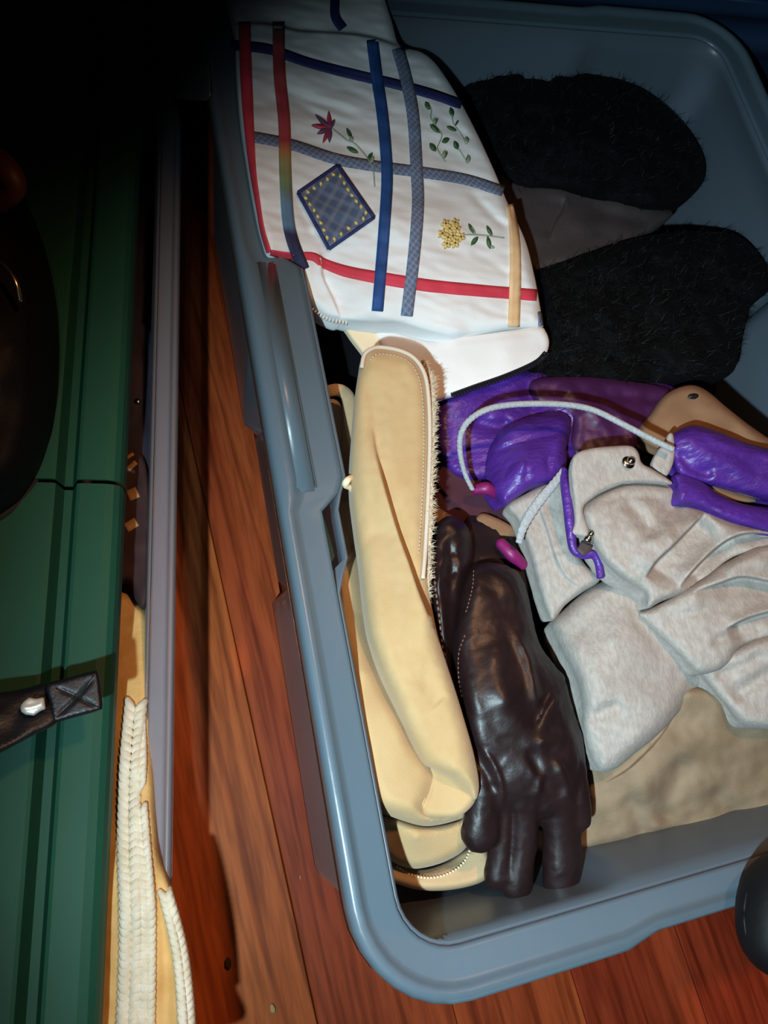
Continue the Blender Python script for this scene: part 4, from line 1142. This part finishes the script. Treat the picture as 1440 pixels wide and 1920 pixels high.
PR1 = Sheet([(1256, 822), (1290, 798), (1320, 800), (1370, 818), (1420, 836), (1560, 870), (1560, 960), (1480, 950), (1425, 938), (1380, 925), (1330, 912), (1290, 902), (1264, 884)],
            [(1262, 850, 0.312), (1310, 820, 0.318), (1440, 880, 0.322), (1540, 900, 0.322), (1350, 910, 0.312)], edge=(20, 0.013), folds=[('r', [(1280, 820), (1330, 850), (1420, 890)], 16, 0.003), ('v', [(1265, 845), (1300, 880), (1340, 890)], 10, 0.004)],
            wr=[(0.003, 44, 6.1, 0.35, 2.5), (0.0008, 14, 8.2, 0.4, 3)])
PR1.build('purple_fold', M['purple'], gy, 5.0, 0.014)
PR2 = Sheet([(1266, 888), (1300, 895), (1330, 912), (1345, 925), (1390, 944), (1440, 952), (1560, 970), (1560, 1010), (1480, 1004), (1420, 992), (1360, 972), (1320, 952), (1290, 944), (1272, 940), (1268, 912)],
            [(1270, 910, 0.314), (1330, 930, 0.316), (1440, 975, 0.318), (1540, 990, 0.318)], edge=(12, 0.007), wr=[(0.003, 30, 5.9, 0.4, 2), (0.001, 12, 1.2)])
PR2.build('purple_fold', M['purple'], gy, 5.0, 0.010)
strip('piping_edge', [(1340, 905), (1380, 920), (1425, 934), (1500, 950)], 5, PR1, M['cord'], gy, -0.001, 7)
tube('purple_binding', line3([(1056, 880, 0.292), (1060, 915, 0.296), (1066, 960, 0.296), (1070, 1000, 0.294), (1076, 1030, 0.292), (1092, 1040, 0.292), (1112, 1040, 0.293), (1122, 1055, 0.292), (1126, 1084, 0.291)], 8), [0.0035, 0.004, 0.0035, 0.0035, 0.003], M['purple'], gy, 8)
# drawstring
cd = tube('drawstring', line3([(886, 918, 0.262), (872, 888, 0.270), (863, 850, 0.282), (864, 815, 0.292), (880, 788, 0.299), (915, 767, 0.304), (970, 758, 0.306), (1050, 758, 0.308), (1110, 768, 0.310), (1165, 794, 0.314),
                               (1215, 820, 0.318), (1262, 843, 0.320)], 24), [0.0018, 0.0021, 0.0024, 0.0024, 0.0024, 0.0024, 0.0025], M['cord'], gy, 12, 1.0, (900, 0.10))
cd['label'] = 'pale braided drawstring in a loop'
tube('drawstring', line3([(1058, 880, 0.294), (1040, 905, 0.292), (1015, 935, 0.288), (994, 965, 0.284), (980, 992, 0.280), (973, 1018, 0.274)], 24), [0.0024, 0.0032, 0.0038, 0.0038, 0.0032, 0.0026], M['cord'], gy, 12, 0.5, (700, 0.10))

# maroon cloth and toggles under the glove cuff
mc = Sheet([(806, 890), (840, 870), (900, 880), (930, 905), (960, 940), (985, 980), (1000, 1040), (1000, 1090), (960, 1060), (900, 1000), (840, 980), (808, 960)], [(830, 900, 0.228), (940, 950, 0.236), (990, 1050, 0.238), (850, 960, 0.23)],
           edge=(14, 0.008), wr=[(0.004, 40, 2.4)])
o = mc.build('maroon_cloth', M['maroon'], None, 6.0, 0.012); tag(o, 'dark maroon cloth between the glove cuff and the purple nylon', 'cloth')
for (pts, rad, lab) in (([(893, 918, 0.252), (912, 916, 0.256), (925, 924, 0.252)], [0.0045, 0.0055, 0.0045], 'magenta toggle at the end of the pale looped cord'),
                        ([(940, 1020, 0.256), (960, 1040, 0.258), (978, 1058, 0.252)], [0.0045, 0.0055, 0.0048], 'magenta toggle beside the glove cuff')):
    o = solid('cord_toggle', [capsule_vf(pts, rad, 12, 6, 1.0)], M['magenta'], None); tag(o, lab, 'toggle', 'magenta cord toggles')
sh = Sheet([(806, 945), (845, 965), (880, 985), (905, 962), (960, 985), (985, 1000), (940, 1010), (890, 1000), (820, 985)], [(830, 965, 0.240), (920, 980, 0.244)], edge=(8, 0.004))
o = sh.build('brown_cloth', M['tan'], None, 6.0, 0.006); tag(o, 'sliver of brown cloth above the glove cuffs', 'cloth')
# tan suede piece with an eyelet
ts = thing('suede_piece', 'tan suede piece with a dark eyelet against the right bin wall', 'garment', P(1340, 790, 0.24))
TS = Sheet([(1196, 818), (1225, 770), (1250, 738), (1290, 722), (1322, 730), (1365, 765), (1410, 800), (1470, 840), (1560, 890), (1560, 930), (1440, 900), (1340, 860), (1250, 850)],
           [(1230, 790, 0.272), (1290, 730, 0.280), (1380, 800, 0.290), (1540, 900, 0.294), (1300, 840, 0.284)], edge=(14, 0.008), folds=[('r', [(1300, 750), (1380, 790), (1440, 830)], 14, 0.002)], wr=[(0.003, 50, 9.1)])
TS.build('suede_body', M['tan'], ts, 6.0, 0.01)
solid('eyelet', [ball_vf(TS.at(1301, 743, 0.0005), 0.0052, 12, 6, (1.2, 0.55, 0.3))], M['teeth'], ts)
SL2 = Sheet([(1320, 900), (1345, 905), (1400, 928), (1420, 940), (1380, 940), (1340, 925)], [(1330, 908, 0.300), (1410, 935, 0.302)], edge=(5, 0.002))
SL2.build('suede_lower_edge', M['tan'], ts, 6.0, 0.004)

# ------------------------------------------------------------------ black fur things and taupe cloth at the back
#FUR
bc = Sheet([(930, 330), (1000, 335), (1080, 345), (1180, 370), (1260, 395), (1230, 430), (1180, 460), (1100, 490), (1040, 505), (1000, 510), (975, 450)], [(960, 360, 0.222), (1080, 420, 0.232), (1220, 400, 0.222), (1020, 490, 0.226)],
           edge=(16, 0.008), folds=[('s', [(1060, 370), (1055, 395), (1040, 420), (1030, 450)], 34, -0.004), ('v', [(1100, 390), (1180, 410), (1220, 420)], 12, 0.003)], wr=[(0.004, 60, 2.9)])
o = bc.build('taupe_cloth', M['brown_cloth'], None, 7.0, 0.012); tag(o, 'taupe satin cloth between the two black furry pieces', 'cloth')
for nm, lab, ol, zc, bx, cnt in (
    ('fur_garment', 'black furry piece at the back of the bin behind the taupe cloth', [(850, 150), (905, 120), (990, 106), (1090, 118), (1190, 155), (1265, 215), (1318, 290), (1312, 350), (1250, 395), (1150, 385), (1050, 362), (960, 350), (900, 270)],
     [(900, 180, 0.235), (1080, 160, 0.245), (1080, 260, 0.262), (1290, 300, 0.24), (1000, 340, 0.235), (1200, 370, 0.238)], (850, 100, 1320, 400), 3500),
    ('fur_garment', 'black furry piece between the taupe cloth and the purple nylon', [(985, 515), (1040, 492), (1110, 470), (1170, 450), (1230, 438), (1300, 432), (1380, 440), (1430, 485), (1448, 535), (1405, 580), (1388, 640), (1372, 700), (1300, 722),
                                                                            (1180, 730), (1060, 728), (960, 722), (900, 725), (950, 690), (1000, 640), (1010, 560)],
     [(1010, 540, 0.238), (1200, 480, 0.256), (1400, 500, 0.256), (1150, 600, 0.262), (1330, 620, 0.258), (1000, 710, 0.242), (1250, 715, 0.246)], (900, 430, 1450, 732), 5000)):
    t = thing(nm, lab, 'fur', P(*np.mean(ol, 0), 0.22))
    S = Sheet(ol, zc, edge=(36, 0.020), wr=[(0.009, 70, 3.1), (0.004, 26, 6.3), (0.0015, 9, 1.1)])
    S.build('fur_body', M['fur'], t, 6.0, 0.02)
    tufts('fur_pile', cnt, on_sheet(S, bx), 0.011, 0.00035, M['hair'], t, 0.9, 8, (0.2, -0.3, 0))

# ------------------------------------------------------------------ things in the clear bin on the left
#LEFT
ZOFF = -0.115
kb = thing('knitted_sweater', 'cream cable-knit sweater spilling over the rim of the left bin', 'sweater', P(270, 1700, 0.1))
KB = Sheet([(200, 1130), (232, 1112), (256, 1130), (276, 1152), (280, 1220), (282, 1300), (284, 1390), (288, 1460), (292, 1540), (298, 1600), (316, 1650), (338, 1720), (352, 1790), (360, 1860), (364, 1960), (364, 2040), (130, 2040), (150, 1800), (180, 1450)],
           [(240, 1150, 0.262), (260, 1300, 0.285), (250, 1450, 0.298), (250, 1700, 0.308), (330, 1750, 0.306), (340, 1950, 0.306), (200, 1950, 0.297), (200, 1500, 0.285), (290, 1600, 0.308), (285, 1480, 0.302)], edge=(18, 0.012),
           folds=[('v', [(290, 1600), (302, 1680), (310, 1780), (312, 2000)], 12, 0.004), ('v', [(272, 1330), (262, 1420), (256, 1520)], 6, 0.003)], wr=[(0.002, 50, 1.9)])
KB.build('knit_ground', M['knit_base'], kb, 6.0, 0.02)


def knit_rib(line, w0, w1, pitch, m, lift=0.002):
    q = resample(catmull(line, False, 8), pitch, False); t = np.gradient(q, axis=0); t /= np.linalg.norm(t, axis=1)[:, None]; n = np.stack([-t[:, 1], t[:, 0]], 1); parts = []; trip = []; ws = []
    for i in range(len(q)):
        w = w0 + (w1 - w0) * i / len(q)
        for s_ in (-1, 1):
            a = q[i] + n[i] * s_ * w * 0.46 - t[i] * pitch * 0.95; b = q[i] + n[i] * s_ * w * 0.26 - t[i] * pitch * 0.05; c = q[i] + n[i] * s_ * w * 0.03 + t[i] * pitch * 0.75
            trip += [a, b, c]; ws.append(w)
    X = KB.pts(trip, np.tile([lift * 0.3, lift * 1.4, lift * 0.9], len(ws))).reshape(-1, 3, 3)
    for pts, w in zip(X, ws):
        r = (w * 0.10 + pitch * 0.22) / 2250
        parts.append(tube_vf(catmull(pts, False, 3), [r * 0.75, r * 1.15, r * 0.7], 7))
    return solid('knit_rib', parts, m, kb, True, 'stuff')


knit_rib([(254, 1325), (247, 1400), (243, 1480), (243, 1600), (246, 1700), (246, 1800), (240, 1960)], 39, 44, 15, M['knit'])
knit_rib([(262, 1340), (264, 1420), (262, 1470)], 17, 18, 15, M['knit'])
knit_rib([(264, 1520), (270, 1600), (277, 1700), (277, 1800), (274, 1960)], 22, 28, 15, M['knit'])
knit_rib([(312, 1680), (328, 1740), (340, 1800), (348, 1880), (352, 1960)], 22, 30, 15, M['knit'])
sk = Sheet([(225, 560), (262, 600), (296, 640), (300, 760), (296, 860), (284, 940), (280, 1010), (258, 1050), (225, 1000), (215, 800)], [(240, 600, 0.24), (290, 700, 0.25), (270, 900, 0.258), (250, 1020, 0.258)], edge=(14, 0.008),
           folds=[('v', [(262, 640), (270, 720), (262, 800)], 8, 0.004)], wr=[(0.004, 40, 7.2)])
sl = thing('slate_jacket', 'dark slate cloth with a bright snap, inside the left bin above the striped scarf', 'jacket', P(270, 800, 0.11))
sk.build('cloth_body', M['slate'], sl, 6.0, 0.012)
solid('snap', [ball_vf(sk.at(258, 752, 0.001), 0.0030, 10, 6, (1, 1, 0.5))], M['steel'], sl)
st = thing('striped_scarf', 'dark brown scarf with tan diagonal stripes inside the left bin', 'scarf', P(258, 980, 0.11))
SS = Sheet([(210, 860), (246, 842), (270, 862), (284, 930), (290, 1020), (286, 1100), (270, 1140), (254, 1125), (240, 1090), (205, 1080)], [(240, 870, 0.268), (270, 960, 0.274), (268, 1100, 0.276)], edge=(12, 0.008), wr=[(0.003, 30, 4.6)])
SS.build('scarf_body', M['scarf'], st, 5.0, 0.012)
for ln, w in (([(240, 930), (258, 922)], 20), ([(236, 990), (256, 978)], 17), ([(240, 880), (255, 866)], 9), ([(238, 858), (250, 850)], 6)):
    strip('stripe', ln, w, SS, M['scarf_tan'], st, 0.001, 5, 2)
dk = Sheet([(215, 180), (290, 165), (300, 300), (296, 450), (280, 560), (262, 620), (215, 640)], [(250, 200, 0.22), (290, 400, 0.228), (250, 600, 0.235)], edge=(12, 0.008), wr=[(0.005, 40, 1.4)])
o = dk.build('dark_cloth', M['slate'], None, 8.0, 0.012); tag(o, 'dark cloth at the far end of the left bin', 'cloth')

ZOFF = 0.0
# pale lid bridging the far ends of both bins
lid = thing('clear_bin_lid', 'dim translucent lid bridging the two bins at the top left', 'lid', P(345, 60, 0.2))
LD = Sheet([(286, -160), (292, 176), (300, 181), (385, 187), (396, 180), (372, -160)], [(290, 0, 0.184), (290, 180, 0.184), (390, 180, 0.296), (380, -100, 0.296)], edge=(5, 0.002), sharp=True)
LD.build('lid_sheet', M['bin_clear'], lid, 10.0, 0.002)

# ------------------------------------------------------------------ green tote lid
#GREEN
ZOFF = -0.115
ZL = 0.335 + ZOFF
la, lb = P(268, 120, ZL), P(186, 1900, ZL)
ld = (la - lb) / np.linalg.norm(la - lb); ln_ = np.array([-ld[1], ld[0], 0])           # ln_ points left, away from the bins
gl = thing('green_lid', 'green plastic tote lid with long grooves, left of the clear bin', 'lid', (*((la + lb) / 2 + ln_ * 0.2)[:2], ZL))
w_g = abs(np.dot(P(66, 1700, ZL) - lb, ln_))
prof = [(0.0, -0.026), (0.0008, -0.010), (0.003, -0.0048), (0.007, -0.0015), (0.013, 0.0), (w_g - 0.010, 0.0), (w_g - 0.0075, -0.001), (w_g - 0.003, -0.015), (w_g + 0.003, -0.015), (w_g + 0.0075, -0.001),
        (w_g + 0.010, 0.0), (w_g + 0.21, 0.0), (w_g + 0.214, -0.008), (w_g + 0.224, -0.008), (w_g + 0.228, 0.0), (0.44, 0.0), (0.449, -0.004), (0.45, -0.026)]
split = np.dot(P(232, 905, ZL) - lb, ld)


def lid_panel(s0, s1, dz, name):
    V, F = [], []; n = len(prof); K = 14
    full = prof + [(u + (0.0022 if u < 0.2 else -0.0022) * (z < -0.02), z - 0.0022 * (z > -0.02)) for u, z in prof[::-1]]; n = len(full)
    for i in range(K + 1):
        s_ = s0 + (s1 - s0) * i / K
        for u, z in full:
            p = lb + ld * s_ + ln_ * u; V.append((p[0], p[1], ZL + z + dz))
    F = [(i * n + j, i * n + (j + 1) % n, (i + 1) * n + (j + 1) % n, (i + 1) * n + j) for i in range(K) for j in range(n)] + [tuple(range(n))[::-1], tuple(K * n + j for j in range(n))]
    return solid(name, [(V, F)], M['green'], gl, False)


lid_panel(-0.22, split - 0.0012, 0.0, 'front_panel'); lid_panel(split + 0.0012, split + 0.75, 0.0022, 'rear_panel')

# ------------------------------------------------------------------ black handbag lying on the lid
#HANDBAG
hb = thing('handbag', 'black leather handbag with gold ring and buckled strap lying on the green lid', 'handbag', P(20, 700, ZL))
HB = Sheet([(-260, 300), (-100, 250), (0, 300), (50, 380), (88, 480), (108, 590), (110, 700), (98, 800), (70, 890), (20, 950), (-60, 985), (-200, 980), (-300, 800), (-320, 500)],
           [(-150, 600, 0.43), (0, 400, 0.392), (20, 650, 0.41), (0, 880, 0.39), (-250, 400, 0.40), (-250, 900, 0.40), (80, 650, 0.392)], edge=(70, 0.050), wr=[(0.006, 90, 2.0)])
HB.build('bag_body', M['bagblack'], hb, 9.0, 0.004)
tube('ring', line3([(-40, 480, 0.420), (-8, 488, 0.424), (14, 505, 0.424), (30, 532, 0.422), (38, 566, 0.416)], 8), [0.0022, 0.0024, 0.0022, 0.0018], M['ring'], hb, 10)['label'] = 'curved gold ring'
tube('handle', line3([(-80, 290, 0.405), (-20, 290, 0.42), (15, 320, 0.424), (26, 355, 0.418), (0, 385, 0.405)], 8), [0.010, 0.0095, 0.009, 0.008], M['handle_brown'], hb, 12, 0.7)['label'] = 'reddish brown handle'
ZS = 0.385
SP = Sheet([(-140, 1330), (-40, 1305), (40, 1292), (88, 1280), (100, 1300), (108, 1330), (106, 1356), (60, 1380), (0, 1412), (-60, 1440), (-140, 1480)], [(-100, 1390, 0.40), (0, 1350, 0.392), (100, 1318, ZS)], edge=(10, 0.004), wr=[(0.002, 40, 3.0)])
sp = SP.build('strap', M['strap'], hb, 6.0, 0.004)
TB = Sheet([(86, 1284), (120, 1273), (174, 1258), (184, 1262), (190, 1300), (192, 1326), (184, 1333), (140, 1345), (104, 1355), (98, 1350), (92, 1318)], [(95, 1315, ZS + 0.004), (188, 1295, ZS + 0.003)], edge=(7, 0.003),
           folds=[('v', [(104, 1290), (140, 1305), (184, 1328)], 4, 0.0012), ('v', [(104, 1345), (140, 1312), (178, 1268)], 4, 0.0012)])
tb = TB.build('strap_tab', M['strap'], hb, 4.0, 0.005)
for ln in ([(104, 1290), (140, 1306), (184, 1326)], [(106, 1346), (142, 1310), (176, 1266)]):
    strip('cross_stitch', ln, 2.2, TB, M['bagblack'], tb, 0.0006, 6, 2)
BU = Sheet([(37, 1325), (44, 1315), (55, 1307), (67, 1310), (80, 1307), (83, 1307), (86, 1330), (78, 1332), (72, 1336), (64, 1342), (48, 1340), (40, 1335)], 0.3965, edge=(6, 0.002), sharp=True, folds=[('r', [(40, 1328), (60, 1326), (84, 1318)], 4, 0.0012)])
BU.build('buckle', M['buckle'], hb, 3.5, 0.002)['label'] = 'pale polished metal buckle'

# stand-in for an unidentified object: black rounded pouch resting on the end rim
#BLOB
ZOFF = 0.0
pz = ZR + 0.034
c0 = P(1500, 1712, pz)
bb = thing('black_blob', 'unidentified black rounded pouch resting on the end rim at the lower right edge', 'blob', (c0[0], c0[1], ZR + 0.006))
V, F = ball_vf((0, 0, 0), 1, 40, 24); V = np.array(V); V = np.sign(V) * np.abs(V) ** 0.85
ax = P(1395, 1712, pz) - c0; ay = P(1500, 1590, pz) - c0
Vw = c0 + V[:, :1] * ax + V[:, 1:2] * ay + V[:, 2:] * np.array([0, 0, 0.028])
solid('blob_body', [(Vw, F)], M['bagblack'], bb)
tube('seam', [c0 + 1.0 * ax * math.cos(a) + 1.0 * ay * math.sin(a) for a in np.linspace(0, 2 * PI, 48)], 0.0012, M['bagblack'], bb, 6)
